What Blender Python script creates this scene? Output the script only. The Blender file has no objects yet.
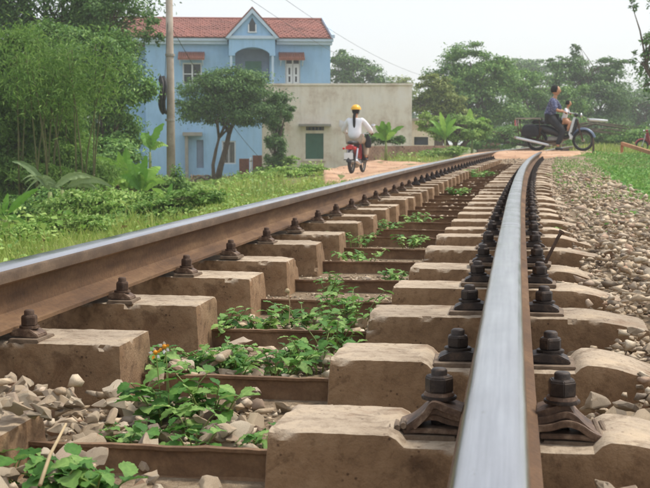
import bpy, bmesh, math, random
import numpy as np
from mathutils import Vector, Matrix, noise
R = math.radians
sc = bpy.context.scene
col = sc.collection
rnd = random.Random(7)
rng = np.random.default_rng(7)

# ------------------------------------------------------------------ camera
F, PW, PH = 1180.0, 650.0, 488.0          # focal length in photo pixels
PITCH = math.atan(104 / 1180.0)
YAW = math.atan(187 / (1180 * math.cos(PITCH) + 104 * math.sin(PITCH)))
CAM = Vector((0.0155, 0.0, 0.285))
cam = bpy.data.cameras.new('camera')
cam.sensor_width = 36.0
cam.lens = F / PW * 36.0
cam.clip_start = 0.05
cam.clip_end = 2000
cam.dof.use_dof = True
cam.dof.focus_distance = 2.9
cam.dof.aperture_fstop = 20
camo = bpy.data.objects.new('camera', cam)
col.objects.link(camo)
camo.location = CAM
camo.rotation_euler = (R(90) - PITCH, 0, YAW)
sc.camera = camo
FW = Vector((-math.sin(YAW) * math.cos(PITCH), math.cos(YAW) * math.cos(PITCH), -math.sin(PITCH)))
RT = Vector((math.cos(YAW), math.sin(YAW), 0))
UP = RT.cross(FW)


def P(px, py, d):                          # the point seen at a photo pixel, d metres away
    return CAM + FW * d + RT * ((px - 325) / F * d) - UP * ((py - 244) / F * d)


# ------------------------------------------------------------------ world and sun: bright overcast
SUN_EL, SUN_AZ = 58, 60                    # azimuth clockwise from +Y
world = bpy.data.worlds.new('World')
sc.world = world
world.use_nodes = True
wt = world.node_tree
wt.nodes.clear()
wo = wt.nodes.new('ShaderNodeOutputWorld')
b1 = wt.nodes.new('ShaderNodeBackground')
b2 = wt.nodes.new('ShaderNodeBackground')
ad = wt.nodes.new('ShaderNodeAddShader')
sky = wt.nodes.new('ShaderNodeTexSky')
sky.sky_type = 'NISHITA'
sky.sun_disc = False
sky.sun_elevation = R(SUN_EL)
sky.sun_rotation = R(SUN_AZ)
sky.dust_density = 4
b1.inputs[1].default_value = 0.05
wt.links.new(sky.outputs[0], b1.inputs[0])
tcw = wt.nodes.new('ShaderNodeTexCoord')
nzw = wt.nodes.new('ShaderNodeTexNoise')
nzw.inputs['Scale'].default_value = 1.6
nzw.inputs['Detail'].default_value = 4
rpw = wt.nodes.new('ShaderNodeValToRGB')
rpw.color_ramp.elements[0].position = 0.3
rpw.color_ramp.elements[0].color = (0.72, 0.745, 0.775, 1)
rpw.color_ramp.elements[1].position = 0.7
rpw.color_ramp.elements[1].color = (0.83, 0.84, 0.86, 1)
wt.links.new(tcw.outputs['Generated'], nzw.inputs['Vector'])
wt.links.new(nzw.outputs['Fac'], rpw.inputs[0])
wt.links.new(rpw.outputs[0], b2.inputs[0])
b2.inputs[1].default_value = 0.69
wt.links.new(b1.outputs[0], ad.inputs[0])
wt.links.new(b2.outputs[0], ad.inputs[1])
wt.links.new(ad.outputs[0], wo.inputs[0])

sl = bpy.data.lights.new('sun', 'SUN')
sl.energy = 2.1
sl.angle = R(10)
sl.color = (1.0, 0.95, 0.86)
so = bpy.data.objects.new('sun', sl)
col.objects.link(so)
so.rotation_euler = (R(90 - SUN_EL), 0, R(180 - SUN_AZ))

sc.view_settings.view_transform = 'Standard'
sc.view_settings.look = 'None'
sc.view_settings.exposure = 0.53
sc.view_settings.gamma = 1
sc.cycles.max_bounces = 6
sc.cycles.transparent_max_bounces = 6
sc.cycles.volume_bounces = 1


# ------------------------------------------------------------------ materials
def srgb(r, g, b):
    def f(c):
        c /= 255.0
        return c / 12.92 if c <= 0.04045 else ((c + 0.055) / 1.055) ** 2.4
    return (f(r), f(g), f(b), 1)


def newmat(name):
    m = bpy.data.materials.new(name)
    m.use_nodes = True
    nt = m.node_tree
    return m, nt, nt.nodes['Principled BSDF']


def noise_node(nt, scale, detail=4, rough=0.6, coord='Object', dim=None, distort=0.0):
    tc = nt.nodes.new('ShaderNodeTexCoord')
    n = nt.nodes.new('ShaderNodeTexNoise')
    n.inputs['Scale'].default_value = scale
    n.inputs['Detail'].default_value = detail
    n.inputs['Roughness'].default_value = rough
    n.inputs['Distortion'].default_value = distort
    src = tc.outputs[coord]
    if dim:
        mp = nt.nodes.new('ShaderNodeMapping')
        mp.inputs['Scale'].default_value = dim
        nt.links.new(src, mp.inputs[0])
        src = mp.outputs[0]
    nt.links.new(src, n.inputs['Vector'])
    return n.outputs['Fac']


def ramp(nt, fac, stops):
    r = nt.nodes.new('ShaderNodeValToRGB')
    els = r.color_ramp.elements
    while len(els) < len(stops):
        els.new(0.5)
    for e, (p, c) in zip(els, stops):
        e.position = p
        e.color = c if len(c) == 4 else (*c, 1)
    nt.links.new(fac, r.inputs[0])
    return r.outputs[0]


def mixc(nt, fac, a, b, mode='MIX'):
    m = nt.nodes.new('ShaderNodeMix')
    m.data_type = 'RGBA'
    m.blend_type = mode
    for inp, v in ((m.inputs[0], fac), (m.inputs[6], a), (m.inputs[7], b)):
        if isinstance(v, (int, float)):
            inp.default_value = v
        elif isinstance(v, tuple):
            inp.default_value = v if len(v) == 4 else (*v, 1)
        else:
            nt.links.new(v, inp)
    return m.outputs[2]


def bump(nt, bsdf, fac, strength, dist):
    b = nt.nodes.new('ShaderNodeBump')
    b.inputs['Strength'].default_value = strength
    b.inputs['Distance'].default_value = dist
    nt.links.new(fac, b.inputs['Height'])
    nt.links.new(b.outputs[0], bsdf.inputs['Normal'])


def simple(name, rgb, rough=0.7, metal=0.0, var=0.25, scale=8, bmp=0.0, coord='Object'):
    m, nt, b = newmat(name)
    c = rgb if len(rgb) == 4 else (*rgb, 1)
    d = tuple(x * (1 - var) for x in c[:3]) + (1,)
    l = tuple(min(1, x * (1 + var)) for x in c[:3]) + (1,)
    n = noise_node(nt, scale, 5, 0.65, coord)
    nt.links.new(ramp(nt, n, [(0.3, d), (0.7, l)]), b.inputs['Base Color'])
    b.inputs['Roughness'].default_value = rough
    b.inputs['Metallic'].default_value = metal
    if bmp:
        bump(nt, b, noise_node(nt, scale * 5, 4, 0.6, coord), 0.6, bmp)
    return m


def m_concrete():
    m, nt, b = newmat('sleeper_concrete')
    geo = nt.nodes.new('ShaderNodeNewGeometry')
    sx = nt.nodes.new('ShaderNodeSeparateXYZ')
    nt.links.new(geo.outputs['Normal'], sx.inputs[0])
    n1 = noise_node(nt, 7, 6, 0.7)
    n2 = noise_node(nt, 60, 4, 0.7)
    n3 = noise_node(nt, 16, 5, 0.75, distort=0.6)
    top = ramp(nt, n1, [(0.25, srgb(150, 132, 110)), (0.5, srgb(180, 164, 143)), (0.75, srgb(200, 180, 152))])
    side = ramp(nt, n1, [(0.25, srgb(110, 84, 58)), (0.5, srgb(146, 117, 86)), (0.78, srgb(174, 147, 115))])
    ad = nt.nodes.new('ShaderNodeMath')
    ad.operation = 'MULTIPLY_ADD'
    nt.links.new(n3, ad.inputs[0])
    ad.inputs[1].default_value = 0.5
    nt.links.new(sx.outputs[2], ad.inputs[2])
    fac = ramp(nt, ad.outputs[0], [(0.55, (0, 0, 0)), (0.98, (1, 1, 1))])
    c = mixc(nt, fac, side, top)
    st = ramp(nt, n3, [(0.36, (0.42, 0.36, 0.3)), (0.5, (1, 1, 1))])
    c = mixc(nt, 0.75, c, st, 'MULTIPLY')
    sp = ramp(nt, n2, [(0.3, (0.72, 0.7, 0.68)), (0.5, (1, 1, 1)), (0.72, (1.0, 1.0, 1.0)), (0.8, (1.25, 1.22, 1.15))])
    c = mixc(nt, 0.8, c, sp, 'MULTIPLY')
    vo = nt.nodes.new('ShaderNodeTexVoronoi')
    vo.inputs['Scale'].default_value = 75
    tcv = nt.nodes.new('ShaderNodeTexCoord')
    nt.links.new(tcv.outputs['Object'], vo.inputs['Vector'])
    pit = ramp(nt, vo.outputs['Distance'], [(0.10, (0.35, 0.3, 0.26)), (0.22, (1, 1, 1))])
    pm = ramp(nt, noise_node(nt, 22, 3, 0.6), [(0.5, (0, 0, 0)), (0.6, (1, 1, 1))])
    c = mixc(nt, pm, c, mixc(nt, 1.0, c, pit, 'MULTIPLY'))
    orange = ramp(nt, noise_node(nt, 5, 5, 0.7), [(0.56, (0, 0, 0)), (0.72, (1, 1, 1))])
    oh = nt.nodes.new('ShaderNodeMath'); oh.operation = 'MULTIPLY'; oh.inputs[1].default_value = 0.45
    nt.links.new(orange, oh.inputs[0])
    c = mixc(nt, oh.outputs[0], c, srgb(134, 92, 56))
    oi = nt.nodes.new('ShaderNodeObjectInfo')
    ov = ramp(nt, oi.outputs['Random'], [(0, (0.80, 0.78, 0.76)), (1, (1.08, 1.06, 1.04))])
    c = mixc(nt, 1.0, c, ov, 'MULTIPLY')
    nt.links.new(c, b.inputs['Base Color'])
    b.inputs['Roughness'].default_value = 0.92
    mx = nt.nodes.new('ShaderNodeMath')
    mx.operation = 'ADD'
    nt.links.new(noise_node(nt, 180, 5, 0.7), mx.inputs[0])
    nt.links.new(noise_node(nt, 30, 4, 0.7), mx.inputs[1])
    bump(nt, b, mx.outputs[0], 0.7, 0.004)
    return m


def m_rust(name, dark, mid, light, scale=12, stretch=None, rough=0.8, metal=0.2, bmp=0.003):
    m, nt, b = newmat(name)
    n1 = noise_node(nt, scale, 6, 0.7, dim=stretch)
    n2 = noise_node(nt, scale * 9, 4, 0.7)
    c = ramp(nt, n1, [(0.28, dark), (0.52, mid), (0.76, light)])
    c = mixc(nt, 0.6, c, ramp(nt, n2, [(0.3, (0.6, 0.58, 0.56)), (0.6, (1.08, 1.05, 1.0))]), 'MULTIPLY')
    nt.links.new(c, b.inputs['Base Color'])
    b.inputs['Roughness'].default_value = rough
    b.inputs['Metallic'].default_value = metal
    bump(nt, b, n2, 0.6, bmp)
    return m


def m_polish():
    m, nt, b = newmat('rail_polished_steel')
    n = noise_node(nt, 30, 4, 0.6, dim=(1, 0.08, 1))
    n2 = noise_node(nt, 6, 3, 0.5)
    c = ramp(nt, n, [(0.3, (0.35, 0.345, 0.35)), (0.7, (0.49, 0.485, 0.49))])
    sp = noise_node(nt, 55, 5, 0.75, dim=(1, 0.35, 1))
    c = mixc(nt, 1.0, c, ramp(nt, sp, [(0.26, (0.5, 0.42, 0.36)), (0.36, (1, 1, 1))]), 'MULTIPLY')
    st = noise_node(nt, 160, 3, 0.6, dim=(1, 0.012, 1))
    c = mixc(nt, 1.0, c, ramp(nt, st, [(0.3, (0.84, 0.84, 0.85)), (0.6, (1.05, 1.05, 1.05))]), 'MULTIPLY')
    nt.links.new(c, b.inputs['Base Color'])
    b.inputs['Metallic'].default_value = 1.0
    nt.links.new(ramp(nt, n2, [(0.3, (0.17,) * 3), (0.7, (0.27,) * 3)]), b.inputs['Roughness'])
    bump(nt, b, noise_node(nt, 260, 3, 0.6, dim=(1, 0.1, 1)), 0.12, 0.001)
    return m


def m_leaf(name, dark, mid, light, trans=0.25, rough=0.5, nscale=0.5, objrand=False):
    m, nt, b = newmat(name)
    geo = nt.nodes.new('ShaderNodeNewGeometry')
    if objrand:
        oi = nt.nodes.new('ShaderNodeObjectInfo')
        rnd_out = oi.outputs['Random']
    else:
        rnd_out = geo.outputs['Random Per Island']
    c1 = ramp(nt, rnd_out, [(0.0, dark), (0.5, mid), (1.0, light)])
    n = noise_node(nt, nscale, 3, 0.6)
    c = mixc(nt, 1.0, c1, ramp(nt, n, [(0.3, (0.62, 0.66, 0.62)), (0.7, (1.2, 1.15, 1.05))]), 'MULTIPLY')
    if objrand:
        n5 = noise_node(nt, 90, 3, 0.6)
        c = mixc(nt, 0.6, c, ramp(nt, n5, [(0.3, (0.7, 0.72, 0.7)), (0.7, (1.15, 1.12, 1.0))]), 'MULTIPLY')
    nt.links.new(c, b.inputs['Base Color'])
    b.inputs['Roughness'].default_value = rough
    b.inputs['Specular IOR Level'].default_value = 0.3
    tr = nt.nodes.new('ShaderNodeBsdfTranslucent')
    nt.links.new(c, tr.inputs[0])
    mx = nt.nodes.new('ShaderNodeMixShader')
    mx.inputs[0].default_value = trans
    nt.links.new(b.outputs[0], mx.inputs[1])
    nt.links.new(tr.outputs[0], mx.inputs[2])
    nt.links.new(mx.outputs[0], nt.nodes['Material Output'].inputs[0])
    return m


def m_stone():
    m, nt, b = newmat('ballast_stone')
    geo = nt.nodes.new('ShaderNodeNewGeometry')
    oi = nt.nodes.new('ShaderNodeObjectInfo')
    ad = nt.nodes.new('ShaderNodeMath')
    ad.operation = 'ADD'
    nt.links.new(geo.outputs['Random Per Island'], ad.inputs[0])
    nt.links.new(oi.outputs['Random'], ad.inputs[1])
    fr = nt.nodes.new('ShaderNodeMath')
    fr.operation = 'FRACT'
    nt.links.new(ad.outputs[0], fr.inputs[0])
    c = ramp(nt, fr.outputs[0], [(0.0, srgb(132, 120, 106)), (0.3, srgb(200, 180, 152)), (0.55, srgb(180, 159, 132)),
                                 (0.8, srgb(208, 194, 170)), (0.95, srgb(184, 160, 138)), (1.0, srgb(168, 134, 106))])
    n = noise_node(nt, 35, 5, 0.7)
    c = mixc(nt, 0.85, c, ramp(nt, n, [(0.28, (0.58, 0.52, 0.46)), (0.55, (1, 1, 1)), (0.8, (1.12, 1.1, 1.08))]), 'MULTIPLY')
    nt.links.new(c, b.inputs['Base Color'])
    b.inputs['Roughness'].default_value = 0.9
    bump(nt, b, noise_node(nt, 120, 4, 0.7), 0.7, 0.003)
    return m


M = {}
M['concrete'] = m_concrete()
M['stone'] = m_stone()
M['railside'] = m_rust('rail_rust', srgb(70, 48, 30), srgb(106, 78, 52), srgb(142, 112, 80), 8, (1, 0.25, 1.4))
M['railedge'] = m_rust('rail_head_edge_rust', srgb(74, 58, 46), srgb(104, 84, 66), srgb(140, 118, 96), 16, (1, 0.3, 1), 0.5, 0.4, 0.001)
M['polish'] = m_polish()
M['tiebar'] = m_rust('tie_bar_rust', srgb(88, 64, 44), srgb(122, 94, 68), srgb(156, 128, 98), 9)
M['nut'] = m_rust('oily_dark_steel', srgb(40, 34, 32), srgb(64, 56, 52), srgb(112, 94, 80), 38, None, 0.55, 0.5, 0.001)
M['nutrust'] = m_rust('rusty_bolt_steel', srgb(58, 44, 36), srgb(88, 68, 54), srgb(122, 98, 78), 30, None, 0.75, 0.3, 0.001)
M['clip'] = m_rust('spring_clip_steel', srgb(52, 40, 34), srgb(104, 82, 66), srgb(164, 144, 124), 34, None, 0.6, 0.35, 0.001)
M['plate'] = m_rust('base_plate_steel', srgb(80, 66, 52), srgb(120, 102, 84), srgb(150, 134, 114), 22, None, 0.8, 0.1, 0.001)
M['weed'] = m_leaf('weed_leaf', srgb(68, 116, 52), srgb(104, 154, 74), srgb(160, 194, 116), 0.35, 0.6, 3.0, True)
M['weedm'] = m_leaf('low_weed_leaf', srgb(76, 122, 56), srgb(112, 158, 78), srgb(164, 196, 118), 0.3, 0.5, 3.0)
M['stem'] = simple('plant_stem', srgb(120, 130, 70), 0.6)
M['drystem'] = simple('dry_stem', srgb(170, 150, 115), 0.8)
M['grass'] = m_leaf('grass_blade', srgb(124, 148, 62), srgb(156, 178, 86), srgb(198, 204, 126), 0.3, 0.6, 0.35)
M['grassr'] = m_leaf('bright_grass_blade', srgb(92, 134, 62), srgb(120, 162, 78), srgb(160, 190, 108), 0.3, 0.6, 0.5)
M['clover'] = m_leaf('clover_leaf', srgb(84, 134, 60), srgb(112, 164, 78), srgb(154, 196, 112), 0.3, 0.6, 1.2)
M['bamboo'] = m_leaf('bamboo_leaf', srgb(90, 130, 54), srgb(120, 160, 74), srgb(158, 188, 102), 0.3, 0.55, 0.5)
M['dark'] = m_leaf('dark_leaf', srgb(66, 100, 54), srgb(94, 134, 70), srgb(132, 166, 92), 0.25, 0.5, 0.5)
M['mid'] = m_leaf('mid_leaf', srgb(84, 128, 64), srgb(116, 158, 80), srgb(154, 188, 102), 0.25, 0.5, 0.4)
M['olive'] = m_leaf('olive_leaf', srgb(110, 132, 66), srgb(142, 158, 82), srgb(174, 182, 106), 0.25, 0.6, 0.4)
M['shrub'] = m_leaf('shrub_leaf', srgb(104, 146, 60), srgb(142, 180, 86), srgb(186, 210, 124), 0.3, 0.5, 0.7)
M['banana'] = m_leaf('banana_leaf', srgb(104, 158, 60), srgb(132, 182, 76), srgb(160, 200, 96), 0.35, 0.45, 1.2, True)
M['bananadull'] = m_leaf('dull_banana_leaf', srgb(118, 142, 100), srgb(138, 160, 112), srgb(150, 170, 122), 0.25, 0.5, 1.2, True)
M['bark'] = simple('bark', srgb(92, 78, 64), 0.95, 0, 0.35, 6, 0.01)
M['deadleaf'] = m_leaf('dead_leaf', srgb(110, 88, 60), srgb(146, 118, 82), srgb(176, 150, 108), 0.2, 0.8, 2)


# ------------------------------------------------------------------ object helpers
def link(name, me, mat=None, parent=None, smooth=False, loc=None, rot=None):
    o = bpy.data.objects.new(name, me)
    col.objects.link(o)
    if mat and me and len(me.materials) == 0:
        for mm in (mat if isinstance(mat, (list, tuple)) else [mat]):
            me.materials.append(mm)
    if parent:
        o.parent = parent
    if loc is not None:
        o.location = loc
    if rot is not None:
        o.rotation_euler = rot
    if smooth and me:
        me.polygons.foreach_set('use_smooth', [True] * len(me.polygons))
    return o


def tag(o, label=None, cat=None, group=None, kind=None):
    if label: o['label'] = label
    if cat: o['category'] = cat
    if group: o['group'] = group
    if kind: o['kind'] = kind
    return o


def empty(name, loc=(0, 0, 0), rz=0.0):
    o = bpy.data.objects.new(name, None)
    col.objects.link(o)
    o.location = loc
    o.rotation_euler = (0, 0, rz)
    return o


class MB:
    def __init__(s):
        s.v, s.f, s.m = [], [], []

    def add(s, vs, fs, mi=0):
        n = len(s.v)
        s.v += [tuple(v) for v in vs]
        for f in fs:
            s.f.append(tuple(i + n for i in f))
            s.m.append(mi)

    def box(s, x0, x1, y0, y1, z0, z1, mi=0, taper=0.0):
        t = taper
        vs = [(x0, y0, z0), (x1, y0, z0), (x1, y1, z0), (x0, y1, z0),
              (x0 + t, y0 + t, z1), (x1 - t, y0 + t, z1), (x1 - t, y1 - t, z1), (x0 + t, y1 - t, z1)]
        s.add(vs, [(0, 3, 2, 1), (4, 5, 6, 7), (0, 1, 5, 4), (1, 2, 6, 5), (2, 3, 7, 6), (3, 0, 4, 7)], mi)

    def prism(s, prof, y0, y1, mi=0):      # closed outline in x,z pushed along y
        n = len(prof)
        s.add([(x, y0, z) for x, z in prof] + [(x, y1, z) for x, z in prof],
              [tuple(range(n)), tuple(range(2 * n - 1, n - 1, -1))] +
              [((i + 1) % n, i, i + n, (i + 1) % n + n) for i in range(n)], mi)

    def tube(s, pts, radii, n=6, mi=0, cap=True):
        pts = [Vector(p) for p in pts]
        if not hasattr(radii, '__len__'):
            radii = [radii] * len(pts)
        vs, fs = [], []
        for i, p in enumerate(pts):
            t = (pts[min(i + 1, len(pts) - 1)] - pts[max(i - 1, 0)])
            t = t.normalized() if t.length > 1e-9 else Vector((0, 0, 1))
            a = t.cross(Vector((0, 0, 1)))
            a = a.normalized() if a.length > 0.05 else t.cross(Vector((1, 0, 0))).normalized()
            b = t.cross(a)
            for k in range(n):
                an = 2 * math.pi * k / n
                vs.append(p + (a * math.cos(an) + b * math.sin(an)) * radii[i])
        for i in range(len(pts) - 1):
            for k in range(n):
                a0, a1 = i * n + k, i * n + (k + 1) % n
                fs.append((a0, a0 + n, a1 + n, a1))
        if cap:
            fs.append(tuple(range(n)))
            fs.append(tuple(range(len(vs) - 1, len(vs) - n - 1, -1)))
        s.add(vs, fs, mi)

    def disc(s, c, axis, r, h, n=16, mi=0, r2=None):   # cylinder from c along axis
        c, axis = Vector(c), Vector(axis).normalized()
        s.tube([c, c + axis * h], [r, r if r2 is None else r2], n, mi)

    def mesh(s, name):
        me = bpy.data.meshes.new(name)
        me.from_pydata(s.v, [], s.f)
        me.polygons.foreach_set('material_index', s.m)
        me.update()
        return me

    def build(s, name, mat, parent=None, smooth=False, loc=None, rot=None):
        return link(name, s.mesh(name), mat, parent, smooth, loc, rot)


def bevel(me, w, seg=1):
    bm = bmesh.new()
    bm.from_mesh(me)
    bmesh.ops.bevel(bm, geom=[e for e in bm.edges if e.calc_face_angle(0) > 0.5], offset=w, segments=seg, affect='EDGES', clamp_overlap=True)
    bm.to_mesh(me)
    bm.free()
    return me


def np_mesh(name, verts, faces_n, nper, mat):
    """verts (N,3) already in face order, nper corners per face"""
    me = bpy.data.meshes.new(name)
    n = len(verts)
    me.vertices.add(n)
    me.vertices.foreach_set('co', np.asarray(verts, dtype=np.float32).ravel())
    if faces_n is None:
        idx = np.arange(n, dtype=np.int32)
    else:
        idx = faces_n.astype(np.int32).ravel()
    nf = len(idx) // nper
    me.loops.add(len(idx))
    me.loops.foreach_set('vertex_index', idx)
    me.polygons.add(nf)
    me.polygons.foreach_set('loop_start', np.arange(0, nf * nper, nper, dtype=np.int32))
    me.polygons.foreach_set('loop_total', np.full(nf, nper, dtype=np.int32))
    me.update(calc_edges=True)
    me.materials.append(mat)
    return me


def leaves(name, pos, size, mat, parent=None, aspect=0.42, up=0.35, out=None, droop=0.0, fold=0.25):
    """a folded pointed leaf (two triangles) at every position"""
    n = len(pos)
    size = np.broadcast_to(np.asarray(size, float), (n,))
    nrm = rng.normal(size=(n, 3))
    nrm[:, 2] = np.abs(nrm[:, 2]) + up
    if out is not None:
        nrm += out
    nrm /= np.linalg.norm(nrm, axis=1)[:, None] + 1e-9
    d = rng.normal(size=(n, 3))
    d[:, 2] -= droop
    d -= (d * nrm).sum(1)[:, None] * nrm
    d /= np.linalg.norm(d, axis=1)[:, None] + 1e-9
    w = np.cross(nrm, d)
    L = size[:, None]
    base = pos - d * L * 0.5
    tip = pos + d * L * 0.5 - nrm * L * 0.08
    lft = pos + w * L * aspect * 0.5 + nrm * L * fold * 0.3
    rgt = pos - w * L * aspect * 0.5 + nrm * L * fold * 0.3
    v = np.stack([base, rgt, tip, lft], axis=1).reshape(-1, 3)
    q = np.arange(n)[:, None] * 4
    f = np.concatenate([q + np.array([[0, 1, 2]]), q + np.array([[0, 2, 3]])], axis=1)
    me = np_mesh(name, v, f, 3, mat)
    return link(name, me, None, parent)


# ------------------------------------------------------------------ terrain
def cx(y):                                 # x of the right rail's centre line
    if y < 30:
        return y * y / 1200.0 if y > 0 else 0.0
    return 0.75 + 0.05 * (y - 30) + (y - 30) ** 2 / 620.0


def cz(y):
    return 0.0 if y < 36 else 0.00016 * (min(y, 75) - 36) ** 2


def sst(a, b, x):
    t = min(1, max(0, (x - a) / (b - a)))
    return t * t * (3 - 2 * t)


def cross_w(y):
    return math.exp(-((y - 31.2) / 4.6) ** 4)


def gz(x, y):
    u = x - cx(y)
    if u < -0.54:
        ul = -1.085 - u
        h = -0.275 - 0.19 * sst(0.35, 1.5, ul) - 0.1 * max(0, min(ul, 15.5) - 1.2)
        lw = sst(23, 29, y) * (1 - sst(42, 50, y)) * (1 - sst(4.3, 8.0, ul))
        if lw > 0 and ul > 1.0:
            h = h * (1 - lw) + (-0.52 + 0.15 * sst(31, 42, y) - 0.01 * ul) * lw
        fo = max(0, 1 - max(0, ul) / 3.2)
    else:
        h = -0.275 + 0.095 * sst(0.05, 0.45, u) - (0.36 - 0.22 * sst(10, 25, y)) * sst(0.75, 1.9, u)
        if u > 4: h += 0.012 * min(u - 4, 20)
        fo = max(0, 1 - max(0, u) / 7.0)
    w = cross_w(y)
    h = h * (1 - w * fo) + (-0.03) * w * fo
    h += cz(y)
    if abs(u + 0.54) > 2.2:
        k = min(1, (abs(u + 0.54) - 2.2) / 2)
        h += k * 0.06 * noise.noise(Vector((x * 0.45, y * 0.45, 0)))
    return h


def grid_mesh(name, xs, ys, hf, mat, uoff=True):
    vs, fs = [], []
    for y in ys:
        for x in xs:
            X = x + (cx(min(y, 120)) if uoff else 0)
            vs.append((X, y, hf(X, y)))
    nx = len(xs)
    for j in range(len(ys) - 1):
        for i in range(nx - 1):
            a = j * nx + i
            fs.append((a, a + 1, a + nx + 1, a + nx))
    me = bpy.data.meshes.new(name)
    me.from_pydata(vs, [], fs)
    return link(name, me, mat, None, True)


def lin(a, b, n):
    return list(np.linspace(a, b, n))


m, nt, b = newmat('grassy_soil')
c = ramp(nt, noise_node(nt, 0.8, 8, 0.7), [(0.3, srgb(96, 104, 56)), (0.5, srgb(112, 120, 62)), (0.7, srgb(134, 118, 84))])
c = mixc(nt, 0.6, c, ramp(nt, noise_node(nt, 14, 5, 0.7), [(0.3, (0.55, 0.55, 0.5)), (0.7, (1.1, 1.1, 1.0))]), 'MULTIPLY')
nt.links.new(c, b.inputs['Base Color'])
b.inputs['Roughness'].default_value = 1
bump(nt, b, noise_node(nt, 9, 6, 0.7), 0.8, 0.05)
M['soil'] = m
xs = [-400, -200, -100, -60, -40, -30] + lin(-25, -6, 26) + lin(-5.6, 4, 60) + lin(4.5, 12, 14) + [16, 22, 30, 50, 100, 200, 400]
ys = [-60, -25, -10, -4] + lin(-2, 12, 50) + lin(12.5, 45, 80) + lin(46, 80, 30) + [90, 100, 120, 160, 240, 500]
tag(grid_mesh('ground', xs, ys, gz, M['soil']), kind='structure')

m, nt, b = newmat('ballast_dust')
c = ramp(nt, noise_node(nt, 26, 8, 0.75), [(0.3, srgb(104, 86, 66)), (0.5, srgb(148, 128, 102)), (0.7, srgb(186, 166, 140))])
nt.links.new(c, b.inputs['Base Color'])
b.inputs['Roughness'].default_value = 1
bump(nt, b, noise_node(nt, 30, 6, 0.7), 1.0, 0.03)
M['bed'] = m
bed = grid_mesh('ballast_bed', lin(-2.1, 1.1, 26), lin(-1.5, 27.5, 120), lambda x, y: gz(x, y) + 0.006, M['bed'])
tag(bed, kind='structure')
bed2 = grid_mesh('ballast_bed', lin(-2.1, 1.1, 10), lin(35.5, 95, 60), lambda x, y: gz(x, y) + 0.02, M['bed'])
tag(bed2, kind='structure')

# dirt road that climbs from the lane by the cream house over the crossing
m, nt, b = newmat('orange_dirt')
c = ramp(nt, noise_node(nt, 1.3, 8, 0.7), [(0.3, srgb(150, 114, 88)), (0.5, srgb(188, 150, 118)), (0.7, srgb(206, 180, 154))])
c = mixc(nt, 0.5, c, ramp(nt, noise_node(nt, 12, 5, 0.7), [(0.3, (0.7, 0.66, 0.62)), (0.6, (1.05, 1.05, 1.05))]), 'MULTIPLY')
nt.links.new(c, b.inputs['Base Color'])
b.inputs['Roughness'].default_value = 1
bump(nt, b, noise_node(nt, 10, 6, 0.7), 0.6, 0.03)
M['dirt'] = m


def road_y(x):
    """near and far edge of the dirt at a given x"""
    u = x - 0.8
    n1 = noise.noise(Vector((x * 0.7, 3.3, 0))) * 0.8
    n2 = noise.noise(Vector((x * 0.7, 9.3, 0))) * 0.8
    if u > -1.6:
        return 27.0 + n1 * 0.4 + 4.8 * sst(0.3, 1.6, u), 34.0 + n2 * 0.5
    t = min(1, (-1.6 - u) / 5.0)
    t2 = min(1, (-1.6 - u) / 1.6)
    return 27.0 - 6.0 * t2 + 2 * t * t + n1, 34.0 + 9.5 * t + n2


vs, fs = [], []
XS = lin(-10.5, 9, 80)
NY = 30
for x in XS:
    a, b_ = road_y(x)
    if x < -3.4:                           # the near edge closes in towards the house
        a = max(a, -x / 0.160)
        b_ = max(b_, a + 0.4)
    for j in range(NY):
        y = a + (b_ - a) * j / (NY - 1)
        e = min(j, NY - 1 - j)
        z = gz(x, y) + (0.035 if e > 0 else -0.03) + (0.03 * noise.noise(Vector((x * 1.2, y * 1.2, 5))) - 0.035 * max(0, 1 - abs(noise.noise(Vector((x * 0.9 + y * 0.15, 2, 2)))) * 9) if e > 1 and abs(x - 0.2) > 1.4 else 0)
        vs.append((x, y, z))
for i in range(len(XS) - 1):
    for j in range(NY - 1):
        a = i * NY + j
        fs.append((a, a + NY, a + NY + 1, a + 1))
me = bpy.data.meshes.new('dirt_road')
me.from_pydata(vs, [], fs)
tag(link('dirt_road', me, M['dirt'], None, True), kind='structure')


def on_road(x, y):
    if x < -10.3 or x > 9: return False
    a, b_ = road_y(x)
    if x < -3.4: a = max(a, -x / 0.160)
    return a + 0.15 + 0.5 * noise.noise(Vector((x * 2, y * 2, 8))) < y < b_ - 0.15


# ------------------------------------------------------------------ rails
HALF = [(0.0, 0.0), (0.012, -0.0003), (0.022, -0.0013), (0.029, -0.0035), (0.033, -0.0075), (0.0348, -0.013), (0.0355, -0.034),
        (0.031, -0.039), (0.0105, -0.046), (0.0078, -0.056), (0.0072, -0.088), (0.010, -0.106), (0.020, -0.114), (0.044, -0.121),
        (0.0565, -0.126), (0.0575, -0.134)]
MIDX = [0, 0, 0, 0, 1, 1, 2, 2, 2, 2, 2, 2, 2, 2, 2]


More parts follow.
